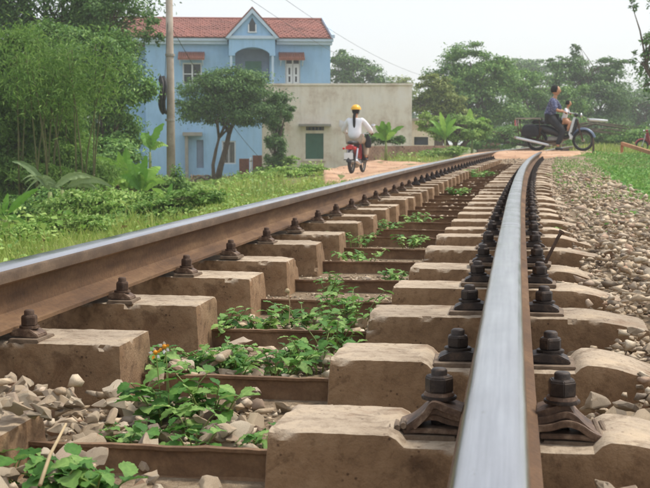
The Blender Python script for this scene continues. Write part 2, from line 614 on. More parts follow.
def rail(name, off, z, y0, y1, step, label):
    prof = [(-x, h) for x, h in reversed(HALF)] + HALF[1:]
    mi = list(reversed(MIDX)) + MIDX
    ys = lin(y0, y1, max(2, int((y1 - y0) / step)))
    mb = MB()
    n = len(prof)
    vs = []
    for y in ys:
        t = (cx(y + 0.05) - cx(y - 0.05)) / 0.1
        l = math.hypot(1, t)
        wob = 0.0025 * noise.noise(Vector((0, y * 0.35, off * 5)))
        for px, h in prof:
            vs.append((cx(y) + off + wob + px / l, y - px * t / l, z + h + cz(y)))
    mb.v = vs
    for j in range(len(ys) - 1):
        for i in range(n - 1):
            a = j * n + i
            mb.f.append((a, a + 1, a + n + 1, a + n))
            mb.m.append(mi[i])
        a = j * n
        mb.f.append((a + n - 1, a, a + n, a + 2 * n - 1)); mb.m.append(2)
    mb.f.append(tuple(range(n - 1, -1, -1))); mb.m.append(2)
    mb.f.append(tuple(range(len(vs) - n, len(vs)))); mb.m.append(2)
    o = mb.build(name, [M['polish'], M['railedge'], M['railside']], None, True)
    bm = bmesh.new(); bm.from_mesh(o.data)
    for e in bm.edges:
        if e.calc_face_angle(0) > R(38): e.smooth = False
    bm.to_mesh(o.data); bm.free()
    tag(o, label, 'rail', 'steel rails of the railway track')
    return o


ra = rail('rail', 0, 0, -1.2, 4.05, 0.25, 'worn shiny rail length in the foreground, nearest the camera on the right')
rb = rail('rail', 0, 0, 4.055, 30.8, 0.3, 'right-hand rail length beyond the joint, curving up to the dirt crossing')
rl = rail('rail', -1.085, 0.015, -1.2, 30.8, 0.3, 'left-hand rusty rail running the whole way from lower left to the crossing')
rc = rail('rail', 0, 0, 30.81, 95, 1.0, 'right-hand rail beyond the crossing, bending away to the right')
rd = rail('rail', -1.085, 0.015, 30.81, 95, 1.0, 'left-hand rail beyond the crossing, bending away to the right')

# ------------------------------------------------------------------ sleepers


def block_mesh(seed, notch, outer=True):
    """concrete block, local x = 0 under the rail, +x to the outside, top at z = 0"""
    nx, ny, nz = 60, 20, 14
    hx, hy, hz = 0.345, 0.099, 0.095
    bm = bmesh.new()
    grid = {}

    def gv(i, j, k):
        key = (i, j, k)
        if key not in grid:
            p = Vector((-hx + 2 * hx * i / nx, -hy + 2 * hy * j / ny, -hz + 2 * hz * k / nz))
            grid[key] = bm.verts.new(p)
        return grid[key]
    for i in range(nx):
        for j in range(ny):
            bm.faces.new([gv(i, j, 0), gv(i, j + 1, 0), gv(i + 1, j + 1, 0), gv(i + 1, j, 0)])
            bm.faces.new([gv(i, j, nz), gv(i + 1, j, nz), gv(i + 1, j + 1, nz), gv(i, j + 1, nz)])
    for i in range(nx):
        for k in range(nz):
            bm.faces.new([gv(i, 0, k), gv(i + 1, 0, k), gv(i + 1, 0, k + 1), gv(i, 0, k + 1)])
            bm.faces.new([gv(i, ny, k), gv(i, ny, k + 1), gv(i + 1, ny, k + 1), gv(i + 1, ny, k)])
    for j in range(ny):
        for k in range(nz):
            bm.faces.new([gv(0, j, k), gv(0, j, k + 1), gv(0, j + 1, k + 1), gv(0, j + 1, k)])
            bm.faces.new([gv(nx, j, k), gv(nx, j + 1, k), gv(nx, j + 1, k + 1), gv(nx, j, k + 1)])
    H = Vector((hx, hy, hz))
    for v in bm.verts:
        p = v.co.copy()
        nn = noise.noise(p * 14 + Vector((seed * 9, 0, 0)))
        r = 0.0045 + 0.006 * max(0, nn)
        q = Vector([max(-(h - r), min(h - r, c)) for c, h in zip(p, H)])
        d = p - q
        if d.length > r: p = q + d.normalized() * r
        # chipped edges
        ed = sum(1 for c, h in zip(v.co, H) if abs(abs(c) - h) < 0.008)
        nc = noise.noise(v.co * 34 + Vector((0, seed * 5, 3)))
        if ed >= 2 and nc > 0.26:
            p -= Vector([c / h for c, h in zip(v.co, H)]).normalized() * (nc - 0.26) * 0.03
        if seed in (1, 3, 6, 7):               # a broken corner, different on each casting
            cc = Vector(((-hx, hx, -hx, -hx)[seed % 4], -hy, hz)); dd = (v.co - cc).length
            R0 = 0.05 + 0.008 * (seed % 3)
            if dd < R0:
                p += (Vector((-0.2 * (1 if cc.x > 0 else -1), 0.5, -0.9))) * (R0 - dd) * (0.45 + 0.5 * noise.noise(v.co * 40))
        nvec = d.normalized() if d.length > 1e-6 else Vector((0, 0, 1))
        p += nvec * (0.0016 * noise.noise(v.co * 45 + Vector((seed, 0, 0))) + 0.0022 * noise.noise(v.co * 7 + Vector((seed * 3, 1, 0))))
        # slight batter
        t = (hz - v.co.z) / (2 * hz)
        p.y *= 1 + 0.20 * t
        p.x *= 1 + 0.03 * t
        if notch and v.co.z > hz - 0.05:
            w = 1 - sst(0.135, 0.158, abs(v.co.x))
            p.z -= 0.018 * w * (v.co.z - (hz - 0.05)) / 0.05
        if outer and v.co.x > 0.17:
            p.z -= (0.030 + 0.012 * (seed % 3)) * sst(0.17, 0.40, v.co.x) * (v.co.z + hz) / (2 * hz)
        v.co = p + Vector((0, 0, -hz))
    bm.normal_update()
    for e in bm.edges:
        if e.calc_face_angle(0) > R(32): e.smooth = False
    me = bpy.data.meshes.new('concrete_block')
    bm.to_mesh(me)
    bm.free()
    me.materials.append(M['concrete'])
    me.polygons.foreach_set('use_smooth', [True] * len(me.polygons))
    return me


BLK = [block_mesh(s, n) for s in range(9) for n in (False,)]
BLKN = [block_mesh(20 + s, True) for s in range(2)]


def bar_mesh(seed):
    prof = [(0.015, 0.001), (0.028, 0.001), (0.028, -0.060), (-0.030, -0.060), (-0.032, -0.054), (0.016, -0.053), (0.020, -0.048), (0.021, -0.006), (0.015, -0.005)]
    n = 24
    vs, fs = [], []
    k = len(prof)
    for i in range(n + 1):
        x = -0.27 + 0.54 * i / n
        for a, z in prof:
            e = 0.0016 * noise.noise(Vector((x * 18, a * 30, z * 30 + seed * 7)))
            e2 = 0.003 * noise.noise(Vector((x * 5, seed * 3, 0)))
            vs.append((x, a + e + e2, z + e * 1.3 + (0.002 * noise.noise(Vector((x * 40, seed, 1))) if z > -0.01 else 0)))
    for i in range(n):
        for j in range(k):
            a, b_ = i * k + j, i * k + (j + 1) % k
            fs.append((a, b_, b_ + k, a + k))
    fs.append(tuple(range(k - 1, -1, -1)))
    fs.append(tuple(range(n * k, n * k + k)))
    me = bpy.data.meshes.new('tie_bar')
    me.from_pydata(vs, [], fs)
    bm = bmesh.new(); bm.from_mesh(me); bmesh.ops.recalc_face_normals(bm, faces=bm.faces); bm.to_mesh(me); bm.free()
    me.materials.append(M['tiebar'])
    return me


BAR = [bar_mesh(s) for s in range(4)]


def strip_profile(pts, t):
    """thick bent strip outline from a centre line"""
    up_, dn = [], []
    P2 = [Vector((a, b_)) for a, b_ in pts]
    for i, p in enumerate(P2):
        d = (P2[min(i + 1, len(P2) - 1)] - P2[max(i - 1, 0)]).normalized()
        n_ = Vector((-d.y, d.x))
        up_.append(p + n_ * t / 2)
        dn.append(p - n_ * t / 2)
    return [(p.x, p.y) for p in up_] + [(p.x, p.y) for p in reversed(dn)]


def smooth_pts(pts, n=3):
    for _ in range(n):
        q = [pts[0]]
        for a, b_ in zip(pts, pts[1:]):
            q += [(a[0] * .75 + b_[0] * .25, a[1] * .75 + b_[1] * .25), (a[0] * .25 + b_[0] * .75, a[1] * .25 + b_[1] * .75)]
        pts = q + [pts[-1]]
    return pts


def finish(mb, name, mat, bv=0.0012):
    me = mb.mesh(name)
    bm = bmesh.new(); bm.from_mesh(me); bmesh.ops.recalc_face_normals(bm, faces=bm.faces); bm.to_mesh(me); bm.free()
    if bv: bevel(me, bv, 2)
    me.materials.append(mat)
    return me


def hexnut(r, z0, h, mat, name='nut', ch=0.12):
    mb = MB()
    mb.tube([(0, 0, z0), (0, 0, z0 + h * 0.12), (0, 0, z0 + h * 0.86), (0, 0, z0 + h)], [r * 0.95, r, r, r * 0.86], 6)
    return finish(mb, name, mat, 0.0015)


def round_(r, z0, h, mat, name, n=20, r2=None, bv=0.001):
    mb = MB()
    mb.tube([(0, 0, z0), (0, 0, z0 + h)], [r, r2 or r], n)
    me = finish(mb, name, mat, bv)
    return me


# rail-fastener meshes; local x points away from the rail, origin at the bolt centre on the block top (z=0)
def big_set():
    d = {}
    mb = MB(); mb.box(-0.028, 0.066, -0.045, 0.045, -0.004, 0.006)
    d['base'] = finish(mb, 'rail_fastener', M['plate'], 0.002)
    strips = []
    for k, (lift, ext, yy) in enumerate([(0.0, 0.0, (-0.044, 0.030)), (0.011, -0.012, (-0.034, 0.036)), (0.021, -0.024, (-0.024, 0.040))]):
        pts = smooth_pts([(0.060 + ext, 0.010 + lift * .4), (0.040 + ext, 0.018 + lift), (0.024 + ext * .6, 0.030 + lift), (0.004, 0.034 + lift), (-0.016, 0.026 + lift), (-0.036, 0.024 + lift * .8)], 2)
        mb = MB(); mb.prism(strip_profile(pts, 0.0095), *yy)
        strips.append(finish(mb, 'spring_leaf', M['clip'], 0.002))
    mb = MB(); mb.prism(strip_profile(smooth_pts([(0.052, 0.010), (0.020, 0.013), (-0.032, 0.012)], 1), 0.008), -0.040, 0.036)
    strips.append(finish(mb, 'spring_leaf', M['clip'], 0.0015))
    for q in range(3):
        mb = MB()
        x = 0.057 + q * 0.0105
        mb.tube([(x + 0.004, -0.046 + q * 0.003, 0.008), (x - 0.002, -0.01, 0.016 - q * 0.002), (x - 0.006, 0.04, 0.020 - q * 0.003)], 0.0048, 8)
        strips.append(finish(mb, 'coil_end', M['plate'], 0))
    d['clips'] = strips
    d['washer'] = round_(0.0275, 0.056, 0.005, M['nut'], 'washer')
    d['collar'] = round_(0.0245, 0.061, 0.006, M['clip'], 'washer', 20, 0.022)
    d['nut'] = hexnut(0.0222, 0.066, 0.027, M['nut'])
    mb = MB(); mb.tube([(0, 0, 0), (0, 0, 0.100), (0, 0, 0.103)], [0.0125, 0.0125, 0.0105], 14)
    d['bolt'] = finish(mb, 'bolt', M['nut'], 0)
    return d


def flat_set(nutm, clipm):
    d = {}
    mb = MB(); mb.box(-0.034, 0.044, -0.052, 0.052, -0.004, 0.007)
    d['base'] = finish(mb, 'rail_fastener', M['plate'], 0.002)
    mb = MB(); mb.prism([(0.034, 0.006), (0.034, 0.014), (0.012, 0.026), (-0.018, 0.027), (-0.040, 0.022), (-0.040, 0.010)], -0.030, 0.030)
    d['clips'] = [finish(mb, 'clip', clipm, 0.002)]
    d['washer'] = round_(0.025, 0.026, 0.006, clipm, 'washer')
    d['nut'] = hexnut(0.0205, 0.032, 0.025, nutm)
    mb = MB(); mb.tube([(0, 0, 0), (0, 0, 0.066), (0, 0, 0.069)], [0.0125, 0.0125, 0.0095], 12)
    d['bolt'] = finish(mb, 'bolt', nutm, 0)
    return d


SETS = {'big': big_set(), 'flat': flat_set(M['nut'], M['nut']), 'rust': flat_set(M['nutrust'], M['clip'])}
# far fasteners: the same shape in one mesh
fmb = MB()
fmb.box(-0.034, 0.044, -0.052, 0.052, -0.004, 0.008)
fmb.box(-0.040, 0.034, -0.03, 0.03, 0.008, 0.026, 0, 0.004)
fmb.tube([(0, 0, 0.026), (0, 0, 0.057), (0, 0, 0.058), (0, 0, 0.072)], [0.021, 0.02, 0.0125, 0.011], 6)
FARF = fmb.mesh('rail_fastener'); FARF.materials.append(M['nut'])


def fastener(parent, kind, x, y, z, side, jig=0.0):
    rz = (0 if side > 0 else math.pi) + jig
    if kind == 'far':
        return link('rail_fastener', FARF, None, parent, False, (x, y, z), (0, 0, rz))
    S = SETS[kind]
    o = link('rail_fastener', S['base'], None, parent, False, (x, y, z), (0, 0, rz))
    if kind == 'flat': o.scale = (1.12, 1.1, 1.0)
    if kind == 'rust': o.scale = (0.86, 0.84, 0.92)
    for me in S['clips'] + [S['washer']] + ([S['collar']] if 'collar' in S else []):
        c = link(me.name.split('.')[0], me, None, o)
        c.rotation_euler = (0, 0, rnd.uniform(-0.04, 0.04))
    nt_ = link('nut', S['nut'], None, o); nt_.rotation_euler = (0, 0, rnd.uniform(0, 1))
    link('bolt', S['bolt'], None, o, True)
    return o


ORD = ['first', 'second', 'third', 'fourth', 'fifth', 'sixth', 'seventh', 'eighth', 'ninth', 'tenth', 'eleventh', 'twelfth', 'thirteenth',
       'fourteenth', 'fifteenth', 'sixteenth', 'seventeenth', 'eighteenth', 'nineteenth', 'twentieth', 'twenty-first', 'twenty-second',
       'twenty-third', 'twenty-fourth', 'twenty-fifth', 'twenty-sixth', 'twenty-seventh', 'twenty-eighth', 'twenty-ninth', 'thirtieth',
       'thirty-first', 'thirty-second', 'thirty-third', 'thirty-fourth', 'thirty-fifth', 'thirty-sixth', 'thirty-seventh', 'thirty-eighth',
       'thirty-ninth', 'fortieth', 'forty-first', 'forty-second', 'forty-third', 'forty-fourth', 'forty-fifth', 'forty-sixth', 'forty-seventh']


def sleeper(y, idx, label, far_kind=False):
    t = (cx(y + 0.1) - cx(y - 0.1)) / 0.2
    rz = -math.atan(t) + (rnd.uniform(-0.012, 0.012) if idx > 3 else 0)
    o = empty('concrete_sleeper', (cx(y), y, -0.15 + cz(y)), rz)
    near = idx <= 2
    jz = (lambda: 0.0) if idx <= 3 else (lambda: rnd.uniform(-0.012, 0.003))
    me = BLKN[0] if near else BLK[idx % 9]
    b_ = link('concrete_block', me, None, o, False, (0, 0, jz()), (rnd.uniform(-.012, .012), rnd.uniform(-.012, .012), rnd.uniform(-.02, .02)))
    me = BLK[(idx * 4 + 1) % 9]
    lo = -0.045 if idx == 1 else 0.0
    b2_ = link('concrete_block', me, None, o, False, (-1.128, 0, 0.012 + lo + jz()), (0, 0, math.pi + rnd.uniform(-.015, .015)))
    link('tie_bar', BAR[idx % 4], None, o, False, (-0.565, 0.012, -0.072 + rnd.uniform(-.006, .006)), (0, rnd.uniform(-.012, .012), rnd.uniform(-.01, .01)))
    k = 'far' if far_kind else None
    zr = -0.018 if near else 0.0
    fastener(o, k or ('big' if near and idx == 1 else 'flat'), -0.093, -0.01, zr if idx == 1 or near else 0, -1, rnd.uniform(-.05, .05))
    fastener(o, k or ('big' if near and idx == 1 else 'flat'), 0.093, -0.01, zr if idx == 1 or near else 0, 1, rnd.uniform(-.05, .05))
    fastener(o, k or 'rust', -1.085 + 0.086, -0.052, 0.012, 1, rnd.uniform(-.05, .05))
    fastener(o, k or 'rust', -1.085 - 0.092, -0.045, 0.012, -1, rnd.uniform(-.05, .05))
    tag(o, label, 'railway sleeper', 'twin-block concrete sleepers under the rails')
    return o


SY = []
y = 1.808 - 1.2
n = -1
while y < 27.2:
    SY.append(y)
    if n <= 0:
        lab = 'concrete sleeper just below the bottom edge of the picture, mostly out of view'
    elif n == 1:
        lab = 'nearest concrete sleeper, its notched block and bent spring clips filling the bottom of the picture'
    elif n == 2:
        lab = 'second concrete sleeper from the camera, joined by a rusty angle bar'
    else:
        lab = ORD[n - 1] + ' concrete sleeper counted away from the camera before the crossing'
    if n > -1:
        sleeper(y, n, lab, n > 16)
    n += 1
    y += 0.6 + (rnd.uniform(-0.02, 0.02) if n > 4 else 0)
y = 35.8
n = 0
while y < 60:
    sleeper(y, 30 + n, ORD[n] + ' concrete sleeper beyond the dirt crossing', True)
    y += 0.6
    n += 1

# fish plates at the joint of the right rail
for s, lab in ((-1, 'rusty fishplate on the left side of the right rail at its joint'), (1, 'rusty fishplate on the right side of the right rail at its joint')):
    mb = MB()
    mb.prism([(0.009 * s, -0.052), (0.016 * s, -0.050), (0.016 * s, -0.098), (0.03 * s, -0.112), (0.011 * s, -0.106)], -0.2, 0.2)
    for k in (-0.15, -0.055, 0.055, 0.15):
        mb.disc((0.016 * s, k, -0.075), (s, 0, 0), 0.013, 0.014, 6)
    me = finish(mb, 'fishplate', M['railside'], 0.001)
    o = link('fishplate', me, None, None, False, (cx(4.05), 4.05, 0))
    tag(o, lab, 'fishplate', 'fishplates at the rail joint')

# ------------------------------------------------------------------ ballast stones


def hull(seed, flat=0.7, npt=13):
    r = random.Random(seed)
    bm = bmesh.new()
    for _ in range(npt):
        v = Vector((r.gauss(0, 1), r.gauss(0, 1), r.gauss(0, 1))).normalized() * r.uniform(0.75, 1.05)
        bm.verts.new((v.x * r.uniform(.9, 1.1), v.y * 0.78, v.z * flat))
    g = bmesh.ops.convex_hull(bm, input=bm.verts)
    bmesh.ops.delete(bm, geom=[v for v in bm.verts if not v.link_faces], context='VERTS')
    bmesh.ops.recalc_face_normals(bm, faces=bm.faces)
    bmesh.ops.triangulate(bm, faces=bm.faces)
    me = bpy.data.meshes.new('stone')
    bm.to_mesh(me)
    bm.free()
    me.materials.append(M['stone'])
    return me


HULLS = [hull(100 + i, 0.42 + 0.045 * (i % 8), 10 + i % 5) for i in range(20)]
HB = []
for hi, h in enumerate(HULLS):
    me = h.copy()
    bevel(me, 0.05, 1)
    bm = bmesh.new(); bm.from_mesh(me)
    bmesh.ops.triangulate(bm, faces=[f for f in bm.faces if len(f.verts) > 4])
    bmesh.ops.subdivide_edges(bm, edges=[e for e in bm.edges if e.calc_length() > 0.45], cuts=2, use_grid_fill=True)
    for v in bm.verts:
        nv = v.co.normalized()
        v.co += nv * (0.16 * noise.noise(v.co * 2.1 + Vector((hi * 5, 0, 0))) + 0.07 * noise.noise(v.co * 5.5 + Vector((0, hi * 5, 0))))
    bmesh.ops.triangulate(bm, faces=bm.faces)
    bm.normal_update()
    for e in bm.edges: e.smooth = e.calc_face_angle(0) < R(24)
    for f in bm.faces: f.smooth = True
    bm.to_mesh(me); bm.free()
    me.materials.clear(); me.materials.append(M['stone'])
    me.name = 'stone'
    HB.append(me)


def proj(p):
    d = Vector(p) - CAM
    z = d.dot(FW)
    if z < 0.05: return None
    return 325 + F * d.dot(RT) / z, 244 - F * d.dot(UP) / z, z


def in_block(x, y, r=0.0):
    u = x - cx(y)
    for yy in SY:
        if abs(y - yy) < 0.125 + r * 1.2:
            if -0.36 - r < u < 0.36 + r * .5 or -1.5 < u < -0.77 + r:
                return True
            if abs(y - yy) < 0.05 and -0.8 < u < -0.3: return True
    return False


cand = []
def scatter(n, ulo, uhi, ylo, yhi, rlo, rhi, zoff=0.0, keep_in=True):
    k = 0
    while k < n:
        k += 1
        # density falls with distance
        y = ylo + (yhi - ylo) * rnd.random()
        u = rnd.uniform(ulo, uhi)
        x = u + cx(y)
        r = rnd.uniform(rlo, rhi) * rnd.uniform(0.8, 1.15)
        if in_block(x, y, r): continue
        z = gz(x, y) + r * rnd.uniform(-0.15, 0.45) + zoff * rnd.random()
        cand.append((x, y, z, r))


scatter(620, -0.76, -0.32, 1.1, 3.4, 0.016, 0.036, 0.03)
scatter(520, -1.1, -0.60, 1.25, 2.6, 0.016, 0.036, 0.07)
for k in range(60):
    cand.append((rnd.uniform(-1.0, -0.72), rnd.uniform(1.70, 1.97), -0.155 + rnd.uniform(0, 0.02), rnd.uniform(.016, .032)))
scatter(650, -0.8, -0.3, 2.9, 9, 0.012, 0.028, 0.0)
scatter(3000, -0.8, -0.3, 8, 27, 0.014, 0.032, 0.03)
scatter(900, 0.02, 0.95, 1.2, 4.5, 0.014, 0.034, 0.035)
scatter(1600, 0.10, 1.0, 1.0, 4.5, 0.012, 0.034, 0.06)
scatter(2200, 0.28, 1.35, 1.2, 6, 0.010, 0.030, 0.07)
scatter(5600, 0.02, 1.35, 4.5, 14, 0.009, 0.030, 0.03)
scatter(4200, 0.02, 1.25, 14, 27, 0.012, 0.034, 0.02)
scatter(420, 0.30, 1.35, 2.0, 14, 0.030, 0.048, 0.05)
scatter(5200, -0.85, -0.28, 1.1, 6, 0.004, 0.011, 0.015)
scatter(1500, -1.2, -0.60, 1.2, 2.6, 0.004, 0.011, 0.03)
scatter(7000, 0.03, 1.3, 1.1, 6, 0.004, 0.012, 0.03)
scatter(3500, 0.9, 1.9, 2.5, 16, 0.008, 0.022, 0.01)
scatter(700, -1.9, -1.1, 1.5, 24, 0.016, 0.034, 0.01)
for k in range(1100):                      # stones lying over the outer ends of the right-hand blocks
    yy = 1.3 + 13 * rnd.random() ** 1.4
    u = rnd.uniform(0.26, 0.44)
    r = rnd.uniform(0.007, 0.022)
    cand.append((u + cx(yy), yy, -0.165 - 0.05 * sst(0.2, 0.42, u) + r * 0.3, r))
for k in range(420):                       # grit and stones on the dirt road
    yy = rnd.uniform(24, 42); xx = rnd.uniform(-7, 2)
    if on_road(xx, yy): cand.append((xx, yy, gz(xx, yy) + 0.037, rnd.uniform(0.008, 0.028)))
# bare stones on the verge left of the track and at the crossing's edge
for k in range(170):
    p = P(rnd.uniform(232, 300), 0, 1)
    y = rnd.uniform(15, 24)
    q = P(rnd.gauss(262, 22), 178, 1) - CAM
    s_ = y / q.y
    x = CAM.x + q.x * s_
    cand.append((x, y, gz(x, y) + 0.02, rnd.uniform(0.02, 0.06)))
scored = []
for c in cand:
    q = proj(c[:3])
    s = 0
    if q and -10 < q[0] < 660 and -10 < q[1] < 500:
        s = c[3] * 2 * F / q[2]
        if -0.1 < c[0] - cx(c[1]) < 0.09: s = 0
    scored.append((s, c))
scored.sort(key=lambda t: -t[0])
for s, (x, y, z, r) in scored[:290]:
    link('stone', rnd.choice(HB), None, bed, False, (x, y, z), (rnd.uniform(-.6, .6), rnd.uniform(-.6, .6), rnd.uniform(0, 6.3))).scale = (r * rnd.uniform(.9, 1.5), r * rnd.uniform(.8, 1.2), r * rnd.uniform(.7, 1.1))
HV = []
for h in [hull(300 + i, 0.45 + 0.05 * (i % 6), 7 + i % 3) for i in range(24)]:
    v = np.array([w.co[:] for w in h.vertices]); f = np.array([list(p.vertices) for p in h.polygons])
    HV.append((v, f))
av, af, nv = [], [], 0
for s, (x, y, z, r) in scored[290:]:
    v, f = HV[rnd.randrange(len(HV))]
    a = np.array((Matrix.Rotation(rnd.uniform(0, 6.3), 3, 'Z') @ Matrix.Rotation(rnd.uniform(-.6, .6), 3, 'X')))
    vv = (v * (r * rnd.uniform(.9, 1.4), r, r * rnd.uniform(.7, 1.1))) @ a.T + (x, y, z)
    av.append(vv); af.append(f + nv); nv += len(v)
me = np_mesh('gravel', np.concatenate(av), np.concatenate(af), 3, M['stone'])
tag(link('gravel', me), 'crushed grey and tan ballast stones heaped along the track', 'gravel', kind='stuff')

# ================================================================== grass and weeds


def in_dirtish(x, y):
    return on_road(x, y)


def blades(name, pts, lo, hi, width, mat, label):
    n = len(pts)
    pts = np.array(pts)
    h = rng.uniform(lo, hi, n) * rng.uniform(0.6, 1.2, n)
    an = rng.uniform(0, 2 * math.pi, n)
    lean = rng.uniform(0.1, 0.7, n) * h
    la = rng.uniform(0, 2 * math.pi, n)
    w = width * rng.uniform(0.6, 1.3, n)
    sd = np.stack([np.cos(an) * w, np.sin(an) * w, np.zeros(n)], 1)
    ln = np.stack([np.cos(la) * lean, np.sin(la) * lean, h], 1)
    mid = pts + ln * np.array([0.35, 0.35, 0.6])
    v = np.stack([pts - sd, pts + sd, mid + sd * 0.7, pts + ln, mid - sd * 0.7], 1).reshape(-1, 3)
    q = np.arange(n)[:, None] * 5
    f = np.concatenate([q + np.array([[0, 1, 2]]), q + np.array([[0, 2, 4]]), q + np.array([[4, 2, 3]])], 1)
    o = link(name, np_mesh(name, v, f, 3, mat))
    return tag(o, label, 'grass', kind='stuff')


def wedge(n, u0, u1, y0, y1, power=1.7):
    """ground points, denser towards the camera; u = metres sideways of the track axis"""
    out = []
    while len(out) < n:
        t = rnd.random() ** power
        y = y0 + (y1 - y0) * t
        u = rnd.uniform(u0, u1)
        x = u + cx(y)
        if on_road(x, y): continue
        out.append((x, y, gz(x, y) - 0.01))
    return out


def patchy(pts, sc_, th):
    return [p for p in pts if noise.noise(Vector((p[0] * sc_, p[1] * sc_, 4))) > th]


def leafy(name, pts, size, mat, hmax, label):
    pts = np.array(pts)
    pts[:, 2] += rng.uniform(0.0, 1.0, len(pts)) ** 1.5 * hmax
    o = leaves(name, pts, size * rng.uniform(.5, 1.3, len(pts)), mat, None, .6, .9)
    return tag(o, label, 'ground cover', kind='stuff')


g1 = patchy(wedge(60000, -4.5, -1.5, 3.0, 22, 1.3), 1.7, -0.25)
g1b = patchy(wedge(30000, -4.5, -1.6, 3.0, 22, 1.3), 2.6, 0.05)
g2 = patchy(wedge(70000, -16, -3.8, 7, 45, 1.2), 0.9, -0.2)
g2b = patchy(wedge(40000, -16, -3.8, 7, 45, 1.2), 0.8, 0.05)
blades('grass', g1, 0.02, 0.09, 0.0035, M['grass'], 'short yellow-green grass verge just beyond the left-hand rail')
blades('grass', g1b, 0.08, 0.22, 0.0035, M['grass'], 'taller grass tufts scattered along the verge beyond the left-hand rail')
blades('grass', g2, 0.04, 0.14, 0.007, M['grass'], 'short green grass on the slope between the track and the blue house')
blades('grass', g2b, 0.12, 0.32, 0.008, M['grass'], 'long grass tufts on the slope between the track and the blue house')
leafy('ground_cover', patchy(wedge(26000, -6, -1.7, 3.5, 24, 1.3), 1.1, 0.0), 0.05, M['shrub'], .16, 'leafy weeds mixed into the grass beyond the left-hand rail')
leafy('ground_cover', patchy(wedge(26000, -15, -4, 8, 44, 1.2), 0.6, 0.02), 0.09, M['shrub'], .30, 'leafy weeds on the slope below the blue house')
leafy('ground_cover', patchy(wedge(2600, -12, -2, 5, 40, 1.2), 1.3, 0.1), 0.09, M['deadleaf'], .12, 'dry brown leaves and stalks lying in the verge grass')
g3 = patchy(wedge(100000, 0.6, 6.5, 4.0, 48, 1.3), 1.3, -0.2)
g3 = [p for p in g3 if p[0] - cx(p[1]) > 0.62 + 0.05 * min(p[1], 9) + 0.45 * noise.noise(Vector((0, p[1] * 0.9, 0)))]
blades('grass', g3, 0.02, 0.10, 0.006, M['grassr'], 'bright green grass patch on the right beyond the ballast')
lc = [p for p in patchy(wedge(80000, 0.6, 6.5, 4.0, 48, 1.3), 1.1, -0.15) if p[0] - cx(p[1]) > 0.68 + 0.05 * min(p[1], 9) + 0.5 * noise.noise(Vector((3, p[1] * 0.9, 0)))]
leafy('ground_cover', lc, 0.055, M['clover'], .09, 'bright leafy ground cover on the right beyond the ballast')
g4 = patchy(wedge(9000, 0.35, 1.3, 9, 26, 1.0), 1.6, 0.12)
blades('grass', g4, 0.03, 0.09, 0.005, M['grassr'], 'thin grass growing through the ballast right of the rail')
leafy('ground_cover', patchy(wedge(5000, 0.35, 1.4, 4.5, 27, 1.0), 1.4, 0.12), 0.04, M['clover'], .05, 'small weeds growing through the ballast right of the rail')
g5 = wedge(26000, -40, -9, 35, 85, 1) + wedge(16000, 6, 26, 25, 85, 1) + wedge(12000, -9, 5, 47, 85, 1)
blades('grass', g5, 0.12, 0.34, 0.025, M['grass'], 'rough grass on the far ground around the houses and trees')


def leaf_mesh(seed, L=1.0, W=0.62):
    r = random.Random(seed)
    prof = [0.02, 0.17, 0.28, 0.41, 0.42, 0.50, 0.45, 0.49, 0.38, 0.38, 0.25, 0.20, 0.01]
    n = len(prof)
    vs, fs = [], []
    cup = r.uniform(0.08, 0.2)
    bend = r.uniform(0.15, 0.45)
    for i, w in enumerate(prof):
        t = i / (n - 1)
        z = -bend * t * t * L + 0.1 * t
        x = 0.04 * math.sin(t * 3 + seed)
        ww = w * W * (1 + r.uniform(-.08, .08))
        y = t * L
        zz = 0.03 * math.sin(i * 1.9 + seed)
        vs += [(x - ww, y + 0.045 * (i % 2), z + cup * w + zz), (x, y, z - 0.0), (x + ww, y + 0.045 * (i % 2), z + cup * w - zz)]
    for i in range(n - 1):
        a = 3 * i
        fs += [(a, a + 1, a + 4, a + 3), (a + 1, a + 2, a + 5, a + 4)]
    me = bpy.data.meshes.new('leaf')
    me.from_pydata(vs, [], fs)
    me.materials.append(M['weed'])
    me.polygons.foreach_set('use_smooth', [True] * len(me.polygons))
    return me


LEAF = [leaf_mesh(i, 1.0, 0.6 + 0.12 * (i % 3)) for i in range(5)]
LV = []
for me in LEAF:
    LV.append((np.array([v.co[:] for v in me.vertices]), np.array([list(p.vertices) for p in me.polygons])))


def leaf_matrix(pos, az, pitch, roll, s):
    return Matrix.Translation(pos) @ Matrix.Rotation(az, 4, 'Z') @ Matrix.Rotation(pitch, 4, 'X') @ Matrix.Rotation(roll, 4, 'Y') @ Matrix.Scale(s, 4)


